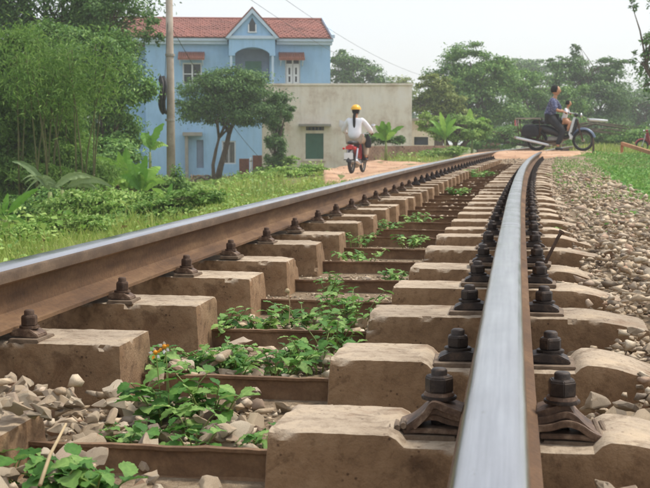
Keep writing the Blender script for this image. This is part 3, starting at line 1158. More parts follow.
def weed(px, py, zg, label, nst=5, h=0.10, ls=0.045, spread=0.07, near=True, pairs=3, seed=0, group='weeds growing between the sleepers', lean=0.5):
    """a small leafy weed rooted at the point of level zg seen at px, py"""
    r = random.Random(seed + int(px * 7 + py))
    q = P(px, py, 1) - CAM
    k = (zg - CAM.z) / q.z
    base = CAM + q * k
    o = empty('weed_plant', base)
    st = MB()
    mats = []
    for i in range(nst):
        a = r.uniform(0, 6.28)
        rr = r.uniform(0, spread)
        p0 = Vector((math.cos(a) * rr * 0.5, math.sin(a) * rr * 0.5, -0.01))
        hh = h * r.uniform(0.55, 1.1)
        tip = Vector((math.cos(a) * (rr + hh * lean * r.random()), math.sin(a) * (rr + hh * lean * r.random()), hh))
        pts = [p0.lerp(tip, t) + Vector((0, 0, 0.18 * hh * math.sin(t * 3.1))) for t in (0, .35, .7, 1)]
        st.tube(pts, [0.0022, 0.0018, 0.0014, 0.001], 5)
        for j in range(pairs):
            t = 0.35 + 0.65 * j / max(1, pairs - 1)
            pp = p0.lerp(tip, t) + Vector((0, 0, 0.18 * hh * math.sin(t * 3.1)))
            az = r.uniform(0, 6.28)
            for s_ in (0, math.pi):
                sz = ls * r.uniform(0.6, 1.15) * (1.1 - 0.3 * abs(t - 0.6))
                mats.append(leaf_matrix(pp, az + s_ + r.uniform(-.3, .3), r.uniform(-.35, .5), r.uniform(-.5, .5), sz))
    so_ = st.build('stem', M['stem'], o, True)
    so_['kind'] = 'stuff'
    if near:
        for mt in mats:
            l = link('leaf', LEAF[r.randrange(5)], None, o)
            l.matrix_local = mt
    else:
        vv, ff, n = [], [], 0
        for mt in mats:
            v, f = LV[r.randrange(5)]
            A = np.array(mt)
            vv.append(v @ A[:3, :3].T + A[:3, 3]); ff.append(f + n); n += len(v)
        me = np_mesh('foliage', np.concatenate(vv), np.concatenate(ff), 4, M['weedm'])
        link('foliage', me, None, o, True)
    tag(o, label, 'weed', group)
    return o


ZB = -0.26
W = [
 (50, 515, 'broad-leaved weed in front of the nearest angle bar at the bottom left corner', 8, .075, .042, .07, 3),
 (88, 512, 'drooping broad-leaved weed over the nearest angle bar, right of the twig', 7, .07, .040, .06, 3),
 (3, 492, 'single low weed leaf cluster at the left edge of the picture by the nearest block', 3, .05, .045, .03, 2),
 (150, 450, 'low sprawling weed behind the nearest angle bar among the stones', 7, .04, .034, .09, 2),
 (196, 450, 'small bright weed at the middle of the nearest angle bar', 6, .04, .036, .07, 2),
 (248, 450, 'thin weed at the right end of the nearest angle bar', 5, .035, .028, .08, 2),
 (120, 452, 'small weed at the left end of the nearest angle bar near the block', 5, .04, .034, .07, 2),
 (168, 424, 'round-leaved weed in front of the second angle bar, left part', 7, .085, .048, .06, 3),
 (213, 420, 'broad-leaved weed in front of the second angle bar, right part', 7, .085, .046, .07, 3),
 (190, 436, 'mid-height weed between two stones in front of the second angle bar', 5, .055, .042, .06, 2),
 (155, 384, 'leafy weed behind the left end of the second angle bar beside the block', 8, .07, .036, .09, 3),
 (195, 380, 'dense weed behind the second angle bar, left of centre', 9, .065, .034, .10, 3),
 (235, 380, 'dense weed behind the second angle bar at its centre', 9, .06, .034, .10, 3),
 (275, 378, 'dense weed behind the second angle bar, right of centre', 9, .065, .034, .10, 3),
 (318, 372, 'upright leafy weed against the right block behind the second angle bar', 9, .08, .034, .08, 3),
 (335, 352, 'weed leaning on the left face of the third right-hand block', 8, .09, .032, .08, 3),
]
for i, (px, py, lab, nst, h, ls, sp, pr_) in enumerate(W):
    weed(px, py, ZB, lab, nst, h, ls, sp, True, pr_, i)
W2 = [
 (180, 372, 'small-leaved ground weed hugging the second angle bar near the left block', 10, .04, .03, .12),
 (228, 366, 'small-leaved ground weed in the middle of the bay beyond the second angle bar', 10, .045, .03, .14),
 (288, 362, 'small-leaved ground weed in the right half of the bay beyond the second angle bar', 10, .045, .03, .14),
 (222, 334, 'weeds behind the third angle bar at its left end', 8, .06, .036, .12),
 (262, 332, 'weeds behind the third angle bar near its middle', 8, .055, .036, .12),
 (305, 330, 'weeds behind the third angle bar, right of its middle', 9, .065, .036, .12),
 (348, 326, 'taller weeds at the right end of the third angle bar', 9, .09, .036, .10),
 (215, 277, 'fern-like weed between two left-hand blocks beneath the left rail', 8, .045, .034, .10),
 (332, 296, 'small upright weed sprig left of the fourth right-hand block', 5, .07, .035, .06),
 (392, 284, 'small weed touching the fourth right-hand block', 5, .05, .035, .06),
 (362, 262, 'low weed patch in the middle of the track past the fifth angle bar', 8, .05, .034, .16),
 (405, 246, 'low weed patch beside the sixth right-hand block', 8, .05, .034, .14),
 (352, 247, 'loose weed sprigs at the right end of the sixth left-hand block', 7, .08, .034, .14),
 (385, 232, 'weeds in mid-track near the eighth angle bar', 9, .07, .036, .18),
 (415, 224, 'weeds left of the ninth right-hand block', 8, .06, .036, .16),
 (455, 196, 'tuft of weeds in the track short of the crossing', 9, .07, .05, .2),
 (478, 178, 'bright green tuft between the rails just before the crossing', 10, .10, .07, .3),
 (552, 238, 'small weed on the outer side of the right rail among the clips', 6, .06, .034, .06),
 (541, 181, 'weed tuft in the ballast close to the right rail far down the track', 8, .08, .05, .2),
]
W2 = [(a, b_, l, int(n_ * 1.7), h, ls * .85, sp) for a, b_, l, n_, h, ls, sp in W2]
for i, (px, py, lab, nst, h, ls, sp) in enumerate(W2):
    weed(px, py, -0.25, lab, nst, h, ls, sp, False, 3, 50 + i)

# flowers: white petals round an orange centre, on thin stalks
for i, (px, py, dep, lab) in enumerate([(156, 353, 2.28, 'small white flower with orange centre, lower left of the pair above the second angle bar'),
                                        (165, 347, 2.30, 'small white and orange flower, the upper one of the pair above the second angle bar')]):
    top = P(px, py, dep)
    o = empty('daisy_flower', (top.x, top.y, ZB))
    t = top - Vector(o.location)
    mb = MB(); mb.tube([(0.01, 0, 0), t * 0.5 + Vector((0.006, 0, 0)), t], 0.0012, 5)
    mb.build('stem', M['stem'], o)
    if i == 0:
        M['petal'] = simple('white_petal', (0.75, 0.75, 0.7), 0.6, 0, 0.08)
        M['eye'] = simple('orange_flower_centre', srgb(226, 150, 30), 0.7, 0, 0.2)
    mb = MB()
    mb.tube([t + Vector((0, -0.002, 0)), t + Vector((0, -0.006, 0.003)), t + Vector((0, -0.009, 0.004))], [0.0042, 0.0042, 0.002], 10)
    mb.build('flower_centre', M['eye'], o, True)
    for k in range(5 if i == 0 else 6):
        a = k * 6.28 / (5 + i) + 0.5
        d = Vector((math.cos(a), -0.25, math.sin(a)))
        s_ = Vector((-math.sin(a), 0, math.cos(a)))
        c0 = t + Vector((0, -0.003, 0))
        mb = MB()
        mb.add([c0 + d * .004, c0 + d * .008 + s_ * .0035, c0 + d * .0115, c0 + d * .008 - s_ * .0035, c0 + d * .013 + Vector((0, -.0015, 0))],
               [(0, 1, 4), (1, 2, 4), (2, 3, 4), (3, 0, 4)])
        mb.build('petal', M['petal'] if k % 3 else M['eye'], o)
    tag(o, lab, 'flower', 'wild daisies in the track')
o = empty('dry_seed_head', P(289, 312, 2.9))
mb = MB(); mb.tube([(0, 0, -0.03), (0.002, 0, 0.02), (-0.001, 0, 0.048)], 0.0011, 5); mb.build('stem', M['drystem'], o)
mb = MB(); mb.tube([(-0.001, 0, 0.046), (-0.004, 0, 0.052), (-0.005, 0, 0.058)], [0.002, 0.007, 0.003], 8); mb.build('seed_head', M['drystem'], o, True)
tag(o, 'dry brown seed head on a thin stalk standing among the weeds in mid-track', 'seed head')
a_, b_ = P(64, 487, 1.70), P(66, 420, 2.0)
mb = MB(); mb.tube([P(40, 485, 1.62), P(50, 455, 1.70), P(66, 424, 1.80)], [.003, .0028, .002], 6)
tag(mb.build('dry_twig', M['drystem'], None, True), 'pale dry twig leaning over the nearest angle bar at lower left', 'twig')


# ================================================================== trees
def crown_points(clumps, n, sub=14, tight=0.30, shell=0.55):
    pts, outs = [], []
    vol = np.array([c[3] * c[4] * c[5] for c in clumps]) ** 0.67
    vol = vol / vol.sum()
    for (x, y, z, rx, ry, rz), w in zip(clumps, vol):
        m_ = max(20, int(n * w))
        d = rng.normal(size=(sub, 3)); d /= np.linalg.norm(d, axis=1)[:, None]
        rad = rng.uniform(shell, 1.0, sub)[:, None]
        cen = d * rad
        k = rng.integers(0, sub, m_)
        g = rng.normal(size=(m_, 3)) * tight * rng.uniform(0.5, 1.2, sub)[k][:, None]
        g[:, 2] *= 0.6
        p = cen[k] + g
        pts.append(p * (rx, ry, rz) + (x, y, z))
        outs.append(p * 0.9)
    return np.concatenate(pts), np.concatenate(outs)


def tree(name, label, cat, d, crown, n, leaf, mat, base=None, trunks=1, r0=0.14, sub=14, tight=0.28, shell=0.55, up=0.3, droop=0.0, aspect=0.42, group=None, depth=0.8, twigs=True, rootz=None):
    """crown = list of photo ellipses (px, py, rx, ry) at distance d"""
    cl = []
    s = d / F
    for px, py, rx, ry in crown:
        dd = d + rnd.uniform(-0.4, 0.4) * rx * s
        p = P(px, py, dd)
        cl.append((p.x, p.y, p.z, rx * s, rx * s * depth, ry * s))
    bx = base if base is not None else sum(c[0] for c in crown) / len(crown)
    b0 = P(bx, 170, d)
    gzv = gz(b0.x, b0.y) if rootz is None else rootz
    root = Vector((b0.x, b0.y, gzv))
    o = empty(name, root)
    rel = [(a - root.x, b - root.y, c - root.z, e, f_, g) for a, b, c, e, f_, g in cl]
    pts, outs = crown_points(rel, n, sub, tight, shell)
    keep = pts[:, 2] > 0.02
    pts, outs = pts[keep], outs[keep]
    leaves('crown', pts, leaf * rng.uniform(0.6, 1.3, len(pts)), mat, o, aspect, up, outs, droop)
    mb = MB()
    for t in range(trunks):
        c = rel[t % len(rel)]
        off = Vector((rnd.uniform(-.15, .15) * (trunks > 1), rnd.uniform(-.1, .1), 0))
        top = Vector(c[:3])
        midp = off.lerp(top, 0.5) + Vector((rnd.uniform(-.12, .12), 0, 0)) * top.length * 0.4
        mb.tube([off + Vector((0, 0, -0.1)), off.lerp(midp, 0.5), midp, midp.lerp(top, 0.6), top], [r0 * 1.15, r0 * .9, r0 * .7, r0 * .5, r0 * .25], 8)
        if twigs:
            for c2 in rel:
                for q in range(3):
                    e = Vector(c2[:3]) + Vector((rnd.uniform(-1, 1) * c2[3], rnd.uniform(-1, 1) * c2[4], rnd.uniform(-.6, .9) * c2[5])) * 0.75
                    st_ = midp.lerp(top, rnd.uniform(0, .9))
                    if c2 is not c and rnd.random() < 0.4: continue
                    mm = st_.lerp(e, 0.5) + Vector((0, 0, 0.1 * (e - st_).length))
                    mb.tube([st_, mm, e], [r0 * .32, r0 * .2, r0 * .06], 5)
    mb.build('trunk', M['bark'], o, True)
    tag(o, label, cat, group)
    return o


TG = 'trees left of the track'
tree('tree', 'tall dark tree filling the upper left corner behind the bamboo', 'tree', 36, [(20, -25, 70, 60), (85, -10, 60, 50), (60, 45, 60, 50), (-40, 20, 60, 60), (100, 60, 45, 50), (30, 110, 60, 50)], 80000, 0.14, M['dark'], 60, 3, 0.2, 20, 0.24, group=TG)
tree('tree', 'leafy mid-green tree with its edge against the blue house wall', 'tree', 31, [(95, 62, 38, 40), (125, 95, 26, 42), (80, 110, 45, 40), (120, 135, 26, 24), (60, 60, 30, 40)], 62000, 0.11, M['mid'], 100, 2, 0.05, 17, 0.24, droop=0.3, group=TG)
tree('bamboo_clump', 'light green feathery bamboo clump at the left edge of the picture', 'bamboo', 22, [(15, 60, 38, 32), (35, 100, 42, 36), (-10, 110, 40, 60), (50, 150, 40, 40), (10, 165, 50, 40), (75, 175, 35, 28), (30, 180, 60, 26)], 105000, 0.10, M['bamboo'], 25, 6, 0.035, 22, 0.24, droop=0.9, aspect=0.17, group=TG)
tree('tree', 'dark green bush low between the bamboo and the banana plants', 'bush', 27, [(75, 165, 40, 35), (115, 160, 30, 25), (30, 190, 50, 30)], 22000, 0.10, M['mid'], 80, 3, 0.04, 24, 0.2, group=TG)
tree('tree', 'overhanging dark leafy branches against the sky left of the concrete pole', 'tree', 34, [(118, 4, 18, 10), (80, 5, 20, 18), (135, 14, 10, 7), (146, 30, 9, 12), (150, 18, 8, 8), (160, 40, 6, 10), (128, -12, 22, 14), (100, 15, 20, 18)], 8000, 0.10, M['dark'], 62, 1, 0.06, 9, 0.3, group=TG)
tree('tree', 'broad spreading tree on twin trunks in front of the blue house', 'tree', 47, [(230, 86, 36, 20), (205, 94, 28, 22), (258, 96, 28, 22), (225, 106, 42, 20), (250, 114, 34, 15), (190, 108, 16, 15), (245, 80, 22, 12), (278, 104, 14, 14), (215, 78, 16, 10)], 34000, 0.12, M['dark'], 217, 0, 0.13, 24, 0.24, group=TG)
tr = bpy.data.objects['tree.004'] if 'tree.004' in bpy.data.objects else None
# its two trunks
sp = [o for o in bpy.data.objects if o.get('label', '').startswith('broad spreading')][0]
for t_ in [c for c in sp.children if c.name.startswith('trunk')]:
    bpy.data.objects.remove(t_)
for k, pts in enumerate([[(214, 182), (213, 165), (216, 150), (219, 138), (216, 120), (208, 100)], [(217, 182), (221, 165), (226, 148), (229, 134), (236, 115), (248, 98)]]):
    mb = MB()
    w = [P(a, b_, 47 + 0.3 * k) - Vector(sp.location) for a, b_ in pts]
    mb.tube(w, [.09, .07, .065, .06, .04, .02] if k == 0 else [.15, .12, .11, .09, .06, .03], 8)
    for q in range(9):
        st_ = w[4 if q % 2 else 3]
        e = P(rnd.uniform(190, 275), rnd.uniform(80, 120), 47 + rnd.uniform(-1, 1)) - Vector(sp.location)
        mb.tube([st_, st_.lerp(e, .5) + Vector((0, 0, .15)), e], [.05, .035, .012], 5)
    mb.build('trunk', M['bark'], sp, True)
tree('bush', 'tall dark creeper-covered bush at the left end of the cream building', 'bush', 46, [(277, 115, 12, 20), (275, 150, 10, 20), (286, 112, 9, 8), (281, 162, 7, 10)], 11000, 0.11, M['dark'], 276, 3, 0.06, 14, 0.24, group=TG)

RG = 'trees beyond the crossing and houses'
far = [
 ('hazy blue-green tree rising behind the right end of the blue house', 105, [(345, 62, 18, 14), (360, 75, 24, 14), (335, 85, 20, 16), (375, 88, 22, 12)], 10400, 0.30, 'dark'),
 ('pale thin treetop between the hazy tree and the big green tree', 120, [(398, 82, 13, 9), (408, 90, 14, 9), (388, 92, 12, 8)], 1800, 0.29, 'olive'),
 ('yellowish tree just right of the cream building', 66, [(432, 88, 18, 14), (445, 100, 20, 14), (420, 105, 12, 12), (455, 118, 16, 12)], 13000, 0.19, 'olive'),
 ('large green tree with a rounded top left of the riders', 76, [(470, 62, 28, 18), (450, 80, 24, 18), (490, 82, 30, 26), (470, 105, 34, 26), (500, 65, 14, 10), (500, 120, 26, 22)], 34000, 0.21, 'mid'),
 ('leafy green tree standing behind the man and child', 80, [(540, 95, 30, 24), (520, 88, 20, 16), (555, 115, 32, 24), (525, 125, 30, 22), (575, 100, 16, 20)], 28000, 0.20, 'mid'),
 ('distant blue-grey treetops between the two large green trees', 150, [(525, 66, 22, 9), (545, 72, 20, 10), (510, 72, 16, 8)], 6000, 0.36, 'dark'),
 ('tall dark tree right of the riders with a ragged top', 92, [(590, 68, 30, 16), (570, 78, 24, 18), (608, 85, 24, 20), (595, 105, 34, 24), (576, 50, 6, 7), (560, 64, 14, 7), (620, 62, 10, 4), (600, 130, 36, 18)], 26000, 0.24, 'dark'),
 ('lower bluish trees at the right edge beyond the grass', 110, [(630, 105, 26, 18), (645, 115, 22, 22), (660, 100, 20, 18), (620, 125, 30, 16), (690, 100, 30, 26)], 16000, 0.27, 'dark'),
 ('green undergrowth under the big trees beside the crossing', 60, [(480, 140, 26, 12), (510, 138, 22, 14), (545, 140, 26, 12), (590, 138, 30, 10), (625, 135, 26, 10), (660, 133, 26, 12)], 22000, 0.14, 'mid'),
 ('shrubby greenery along the lane right of the cream building', 52, [(440, 128, 16, 12), (460, 130, 18, 14), (478, 128, 14, 12), (425, 122, 10, 9)], 12000, 0.12, 'shrub'),
]
for lab, d, cr, n_, lf, mt in far:
    tree('tree' if 'undergrowth' not in lab and 'shrubby' not in lab else 'shrub', lab, 'tree' if 'undergrowth' not in lab and 'shrubby' not in lab else 'shrubs', d, cr, n_, lf, M[mt], None, 3, 0.16, 22, 0.2, 0.5, group=RG)
tree('tree', 'sparse dark branches reaching in at the upper right edge', 'tree', 42, [(642, 62, 9, 22), (650, 40, 10, 8), (648, 85, 9, 8), (633, 6, 4, 9), (675, 20, 26, 30), (672, 70, 24, 30)], 3000, .17, M['dark'], 690, 1, 0.14, 12, 0.26, group=RG)
# far wooded backdrop that reads as one mass
cl = []
for k in range(46):
    px = -60 + k * 18
    d = 165 + rnd.uniform(-10, 25)
    p = P(px, rnd.uniform(98, 116), d)
    cl.append((p.x, p.y, p.z - 1, 3.6, 3, 5.0 + rnd.random() * 1.5))
pts, outs = crown_points(cl, 26000, 16, .25, .4)
tag(leaves('distant_woodland', pts, 0.75, M['dark'], None, .5, .3, outs), 'far wooded ridge fading behind the nearer trees', 'woodland', kind='stuff')


M['cane'] = simple('bamboo_cane', srgb(98, 96, 58), 0.8, 0, .3, 3)
bc = [o for o in bpy.data.objects if o.name.startswith('bamboo_clump')][0]
for k in range(26):
    px0 = rnd.uniform(-15, 95); L_ = Vector(bc.location)
    d0 = 21.0 + rnd.uniform(-.6, 1.2)
    p0 = P(px0, 200, d0); p0.z = gz(p0.x, p0.y)
    lean = rnd.uniform(-26, 26)
    pts = [p0, P(px0 + lean * .25, 150, d0), P(px0 + lean * .6, 100, d0 - .2), P(px0 + lean, rnd.uniform(30, 75), d0 - .3)]
    pts.append(pts[-1] + Vector((lean * .012, -.2, -.12)))
    mb = MB(); mb.tube([p - L_ for p in pts], [.017, .014, .010, .006, .003], 5)
    mb.build('cane', M['cane'], bc, True)
    q = np.array([tuple(pts[2].lerp(pts[3], rnd.random() * 1.1) + Vector((rnd.gauss(0, .22), rnd.gauss(0, .25), rnd.gauss(-.05, .2))) - L_) for _ in range(420)])
    leaves('leaf_spray', q, .11 * rng.uniform(.6, 1.3, len(q)), M['bamboo'], bc, .17, .2, None, 1.0)['kind'] = 'stuff'

# ---- low bushes on the verge
VB = [
 ('yellow-green bush spilling over the verge near the left rail', 11, [(25, 234, 34, 12), (60, 228, 36, 13), (-12, 238, 30, 14), (95, 224, 20, 9)], 9000, .045, 'shrub', 30),
 ('leafy bush on the verge below the banana plants', 15, [(110, 204, 36, 20), (80, 208, 32, 20), (140, 206, 30, 16), (60, 212, 26, 16)], 12000, .06, 'shrub', 110),
 ('rounded light green bush between the banana leaves and the rail', 13, [(155, 210, 24, 13), (182, 203, 22, 12), (130, 216, 26, 12), (205, 196, 18, 8)], 8000, .05, 'bamboo', 155),
 ('tall weedy bush under the grey-green banana leaves', 18, [(50, 207, 32, 18), (20, 211, 30, 17), (75, 203, 26, 15)], 12000, .07, 'mid', 45),
 ('green bush at the foot of the concrete pole', 24, [(165, 192, 26, 12), (190, 190, 24, 9), (150, 186, 20, 14)], 10000, .075, 'shrub', 170),
 ('thin twiggy bush in front of the concrete pole', 20, [(176, 185, 9, 20), (170, 200, 14, 12), (186, 196, 10, 14)], 3000, .06, 'mid', 176),
 ('low spreading bush in the grass right of the concrete pole', 30, [(225, 184, 26, 6), (250, 180, 20, 6), (205, 188, 18, 7)], 6000, .085, 'shrub', 230),
 ('weedy tuft line at the crest of the verge before the dirt road', 28, [(290, 172, 22, 5), (265, 176, 20, 5), (312, 168, 14, 4)], 4200, .07, 'shrub', 290),
 ('brownish scrub behind the banana plants', 27, [(130, 185, 26, 12), (100, 180, 24, 12), (150, 188, 12, 8)], 4500, .08, 'deadleaf', 125),
 ('small green plants against the cream building wall', 46, [(290, 160, 10, 6), (268, 170, 14, 6)], 2400, .11, 'shrub', 285),
 ('dark low bush behind the brick wall at the scooter rider', 43.5, [(382, 138, 12, 6), (398, 140, 10, 5), (370, 137, 8, 7)], 2600, .11, 'dark', 384),
 ('weeds growing against the right end of the brick wall', 43, [(440, 153, 16, 5), (458, 150, 14, 5), (425, 155, 8, 3)], 3000, .09, 'shrub', 440),
]
for lab, d, cr, n_, lf, mt, bx in VB:
    tree('bush', lab, 'bush', d, cr, n_, lf, M[mt], bx, 3, 0.012, 26, .22, .3, up=.5, group='bushes on the left verge')


# ---- banana plants
def banana(px, py, d, lvs, label, mat='banana', r=0.06, hpx=24, zr=None):
    """lvs: (tip px, tip py, arch) leaves growing from the top of a short stem"""
    s = d / F
    top = P(px, py, d)
    g = gz(top.x, top.y)
    o = empty('banana_plant', (top.x, top.y, min(g, top.z - 0.1)))
    L = Vector(o.location)
    mb = MB(); mb.tube([(0, 0, -.05), (0, 0, (top.z - L.z) * .6), top - L], [r, r * .8, r * .45], 8)
    mb.build('stem', M['stem'], o, True)
    extra = []
    for (tx, ty, arch, wpx) in lvs:
        extra.append((tx, ty, arch, wpx * .85, 0.0))
    for k in range(3):
        tx, ty, arch, wpx = lvs[k % len(lvs)]
        extra.append((px + (tx - px) * rnd.uniform(-.9, .7) + rnd.uniform(-6, 6), py + (ty - py) * rnd.uniform(.35, .8), arch + .15, wpx * .5, 1.0))
    for (tx, ty, arch, wpx, back) in extra:
        tip = P(tx, ty, d + rnd.uniform(-14, 14) * s) - L
        b0 = top - L
        n = 18
        ax_ = (tip - b0)
        side = ax_.cross(Vector((rnd.uniform(-.6, .6), -1, rnd.uniform(-.1, .6))))
        side.normalize()
        nv = side.cross(ax_).normalized()
        if nv.z < 0: nv = -nv
        vs, fs = [], []
        for i in range(n + 1):
            t = i / n
            c = b0.lerp(tip, t) + Vector((0, 0, 1)) * arch * math.sin(t * math.pi) * ax_.length - Vector((0, 0, 1)) * (.12 + arch * .4) * t ** 3 * ax_.length
            w = wpx * s * (max(0.05, math.sin(min(1, max(0, (t - .15) / .85)) ** 0.75 * math.pi)) ** 0.5 if t > .15 else 0.05)
            j1, j2 = 1 + rnd.uniform(-.28, .06), 1 + rnd.uniform(-.28, .06)
            cup = rnd.uniform(.15, .45)
            vs += [c - side * w * j1 + nv * w * cup - ax_.normalized() * w * .3, c - side * w * .06, c + side * w * .06, c + side * w * j2 + nv * w * cup * rnd.uniform(.3, 1.2) - ax_.normalized() * w * .3]
        for i in range(n):
            a = 4 * i
            fs += [(a, a + 1, a + 5, a + 4), (a + 1, a + 2, a + 6, a + 5), (a + 2, a + 3, a + 7, a + 6)]
        m2 = MB(); m2.add(vs, fs)
        m2.build('leaf', M[mat], o, False)
    tag(o, label, 'banana plant', 'banana plants')
    return o


banana(128, 192, 23, [(126, 142, 0, 7), (108, 152, .05, 7), (96, 148, .1, 6), (140, 158, .05, 7), (150, 168, .1, 6), (112, 172, .1, 6), (118, 146, 0, 6)], 'bright green banana plant with upright leaves left of the pole')
banana(95, 178, 24, [(84, 142, .02, 7), (98, 158, .05, 5), (72, 168, .1, 4)], 'smaller banana plant tucked against the dark bushes', 'banana')
banana(50, 192, 16, [(12, 153, .08, 4.5), (95, 170, .12, 5), (36, 172, .1, 4)], 'grey-green banana plant with a long leaf arching up to the left', 'bananadull')
banana(62, 190, 16.2, [(104, 188, .16, 5), (40, 180, .05, 4), (112, 178, .12, 5)], 'banana plant with a tattered yellowing leaf hanging to the right', 'bananadull')
banana(4, 218, 16, [(38, 182, .02, 5), (28, 222, .1, 4), (-20, 185, .05, 6), (8, 190, 0, 5)], 'banana plant cut by the left edge of the picture')
banana(84, 222, 17, [(66, 193, .02, 5), (96, 205, .1, 4)], 'lone light green banana shoot in the verge bushes')
banana(112, 215, 18, [(135, 194, .1, 4.5), (98, 200, .1, 4)], 'short banana shoot leaning right among the verge bushes', 'bananadull')
banana(150, 152, 30, [(164, 118, .05, 6), (142, 128, .1, 6), (168, 142, .15, 5)], 'yellow-green banana leaves beside the concrete pole', 'banana')
banana(142, 194, 22, [(160, 160, .1, 7), (132, 158, 0, 7), (120, 170, .12, 6), (166, 176, .12, 6), (146, 150, 0, 7)], 'broad-leaved banana plant immediately left of the pole foot')
banana(108, 190, 22.5, [(92, 152, .05, 7), (120, 156, .05, 6), (84, 170, .12, 6), (128, 176, .12, 6)], 'banana plant with wide pale leaves in front of the dark bushes')
banana(168, 206, 19, [(152, 184, .1, 4), (186, 186, .1, 4), (172, 180, 0, 4)], 'small banana shoot at the foot of the twiggy bush')
banana(386, 142, 40, [(382, 118, 0, 6), (389, 119, 0, 6), (375, 122, .05, 4), (404, 122, .08, 3.4), (396, 130, .1, 4), (372, 132, .1, 4)], 'small banana plant in front of the cream wall behind the scooter rider')
banana(445, 140, 50, [(440, 108, 0, 4), (430, 116, .1, 3.5), (456, 114, .1, 3.5), (449, 110, 0, 4), (464, 124, .15, 3), (426, 126, .15, 3)], 'banana plant right of the annex beside the brick wall')
banana(472, 140, 52, [(470, 104, 0, 6), (484, 112, .1, 5), (458, 114, .1, 5), (490, 126, .15, 4)], 'banana plant nearest the big green tree')

# ================================================================== buildings
def stucco(name, base, stain, light, sc1=0.6, streak=True, amt=0.6):
    m, nt, b = newmat(name)
    c = ramp(nt, noise_node(nt, sc1, 8, 0.7), [(0.3, stain), (0.5, base), (0.75, light)])
    if streak:
        s_ = noise_node(nt, 1.6, 6, 0.7, dim=(2.2, 2.2, 0.35))
        c = mixc(nt, amt, c, ramp(nt, s_, [(0.32, (0.55, 0.5, 0.45)), (0.52, (1, 1, 1))]), 'MULTIPLY')
    nt.links.new(c, b.inputs['Base Color'])
    b.inputs['Roughness'].default_value = 0.9
    bump(nt, b, noise_node(nt, 12, 4, 0.6), 0.4, 0.01)
    return m


M['blue'] = stucco('pale_blue_paint', srgb(152, 190, 222), srgb(138, 175, 208), srgb(166, 200, 228), 0.5, True, 0.25)
M['bluetrim'] = simple('white_blue_trim', srgb(186, 204, 220), 0.8, 0, 0.1, 1.5)
M['cream'] = stucco('weathered_cream_render', srgb(236, 224, 206), srgb(196, 172, 148), srgb(242, 236, 226), 0.9, True, 0.3)
M['tile'] = simple('red_roof_tile', srgb(134, 84, 72), 0.9, 0, 0.3, 0.9)
M['awning'] = simple('terracotta_awning', srgb(152, 98, 80), 0.8, 0, 0.15, 3)
M['darkglass'] = simple('dark_window_glass', (0.03, 0.035, 0.04), 0.2, 0, 0.2, 2)
M['recess'] = simple('grey_blue_interior', srgb(128, 142, 162), 0.9, 0, 0.15, 2)
M['whitepaint'] = simple('white_paint', (0.72, 0.74, 0.76), 0.5, 0, 0.06, 3)
M['green'] = simple('green_shutter_paint', srgb(66, 112, 92), 0.6, 0, 0.15, 4)
M['greycon'] = simple('grey_concrete', srgb(150, 144, 134), 0.9, 0, 0.2, 2)
M['brick'] = simple('red_brick', srgb(132, 84, 66), 0.9, 0, 0.3, 6)
M['brickwall'] = stucco('dirty_brick_wall', srgb(142, 112, 92), srgb(108, 84, 68), srgb(164, 136, 114), 1.5, True, 0.5)


class Frame:
    """local frame of a building that faces the camera: u right, w away from the camera, v up"""
    def __init__(s, px, d, pybase):
        o = P(px, pybase, d)
        s.o = o
        a = math.atan2(o.x - CAM.x, o.y - CAM.y)
        s.rz = -a
        s.s = F / d


def building(name, fr, label, cat):
    e = empty(name, fr.o, fr.rz)
    tag(e, label, cat)
    return e


D1 = 64.0
fr = Frame(240, D1, 178)
S1 = fr.s
U = lambda px: (px - 240) / S1
V = lambda py: (178 - py) / S1
hb = building('blue_house', fr, 'pale blue two-storey house with red tiled roof and pointed gable over an arched balcony', 'house')
DEPTH = 7.5
# main walls with real openings: built as panels round them


def wall_with_holes(u0, u1, v0, v1, holes, w0, th, mat, name, parent):
    """wall slab in the u-v plane, front at w0; holes = (a,b,c,d)"""
    us = sorted(set([u0, u1] + [h for q in holes for h in q[:2]]))
    vs_ = sorted(set([v0, v1] + [h for q in holes for h in q[2:]]))
    mb = MB()
    solid = {}
    for i in range(len(us) - 1):
        for j in range(len(vs_) - 1):
            cu, cv = (us[i] + us[i + 1]) / 2, (vs_[j] + vs_[j + 1]) / 2
            solid[i, j] = not any(a < cu < b_ and c_ < cv < d_ for a, b_, c_, d_ in holes)
    for (i, j), ok in solid.items():
        if not ok: continue
        a, b_, c_, d_ = us[i], us[i + 1], vs_[j], vs_[j + 1]
        mb.add([(a, w0, c_), (b_, w0, c_), (b_, w0, d_), (a, w0, d_)], [(0, 1, 2, 3)])
        mb.add([(a, w0 + th, c_), (b_, w0 + th, c_), (b_, w0 + th, d_), (a, w0 + th, d_)], [(3, 2, 1, 0)])
        for (di, dj, q) in ((-1, 0, [(a, c_), (a, d_)]), (1, 0, [(b_, d_), (b_, c_)]), (0, -1, [(b_, c_), (a, c_)]), (0, 1, [(a, d_), (b_, d_)])):
            if not solid.get((i + di, j + dj), False):
                (x0, z0), (x1, z1) = q
                mb.add([(x0, w0, z0), (x1, w0, z1), (x1, w0 + th, z1), (x0, w0 + th, z0)], [(0, 1, 2, 3)])
    return mb.build(name, mat, parent)


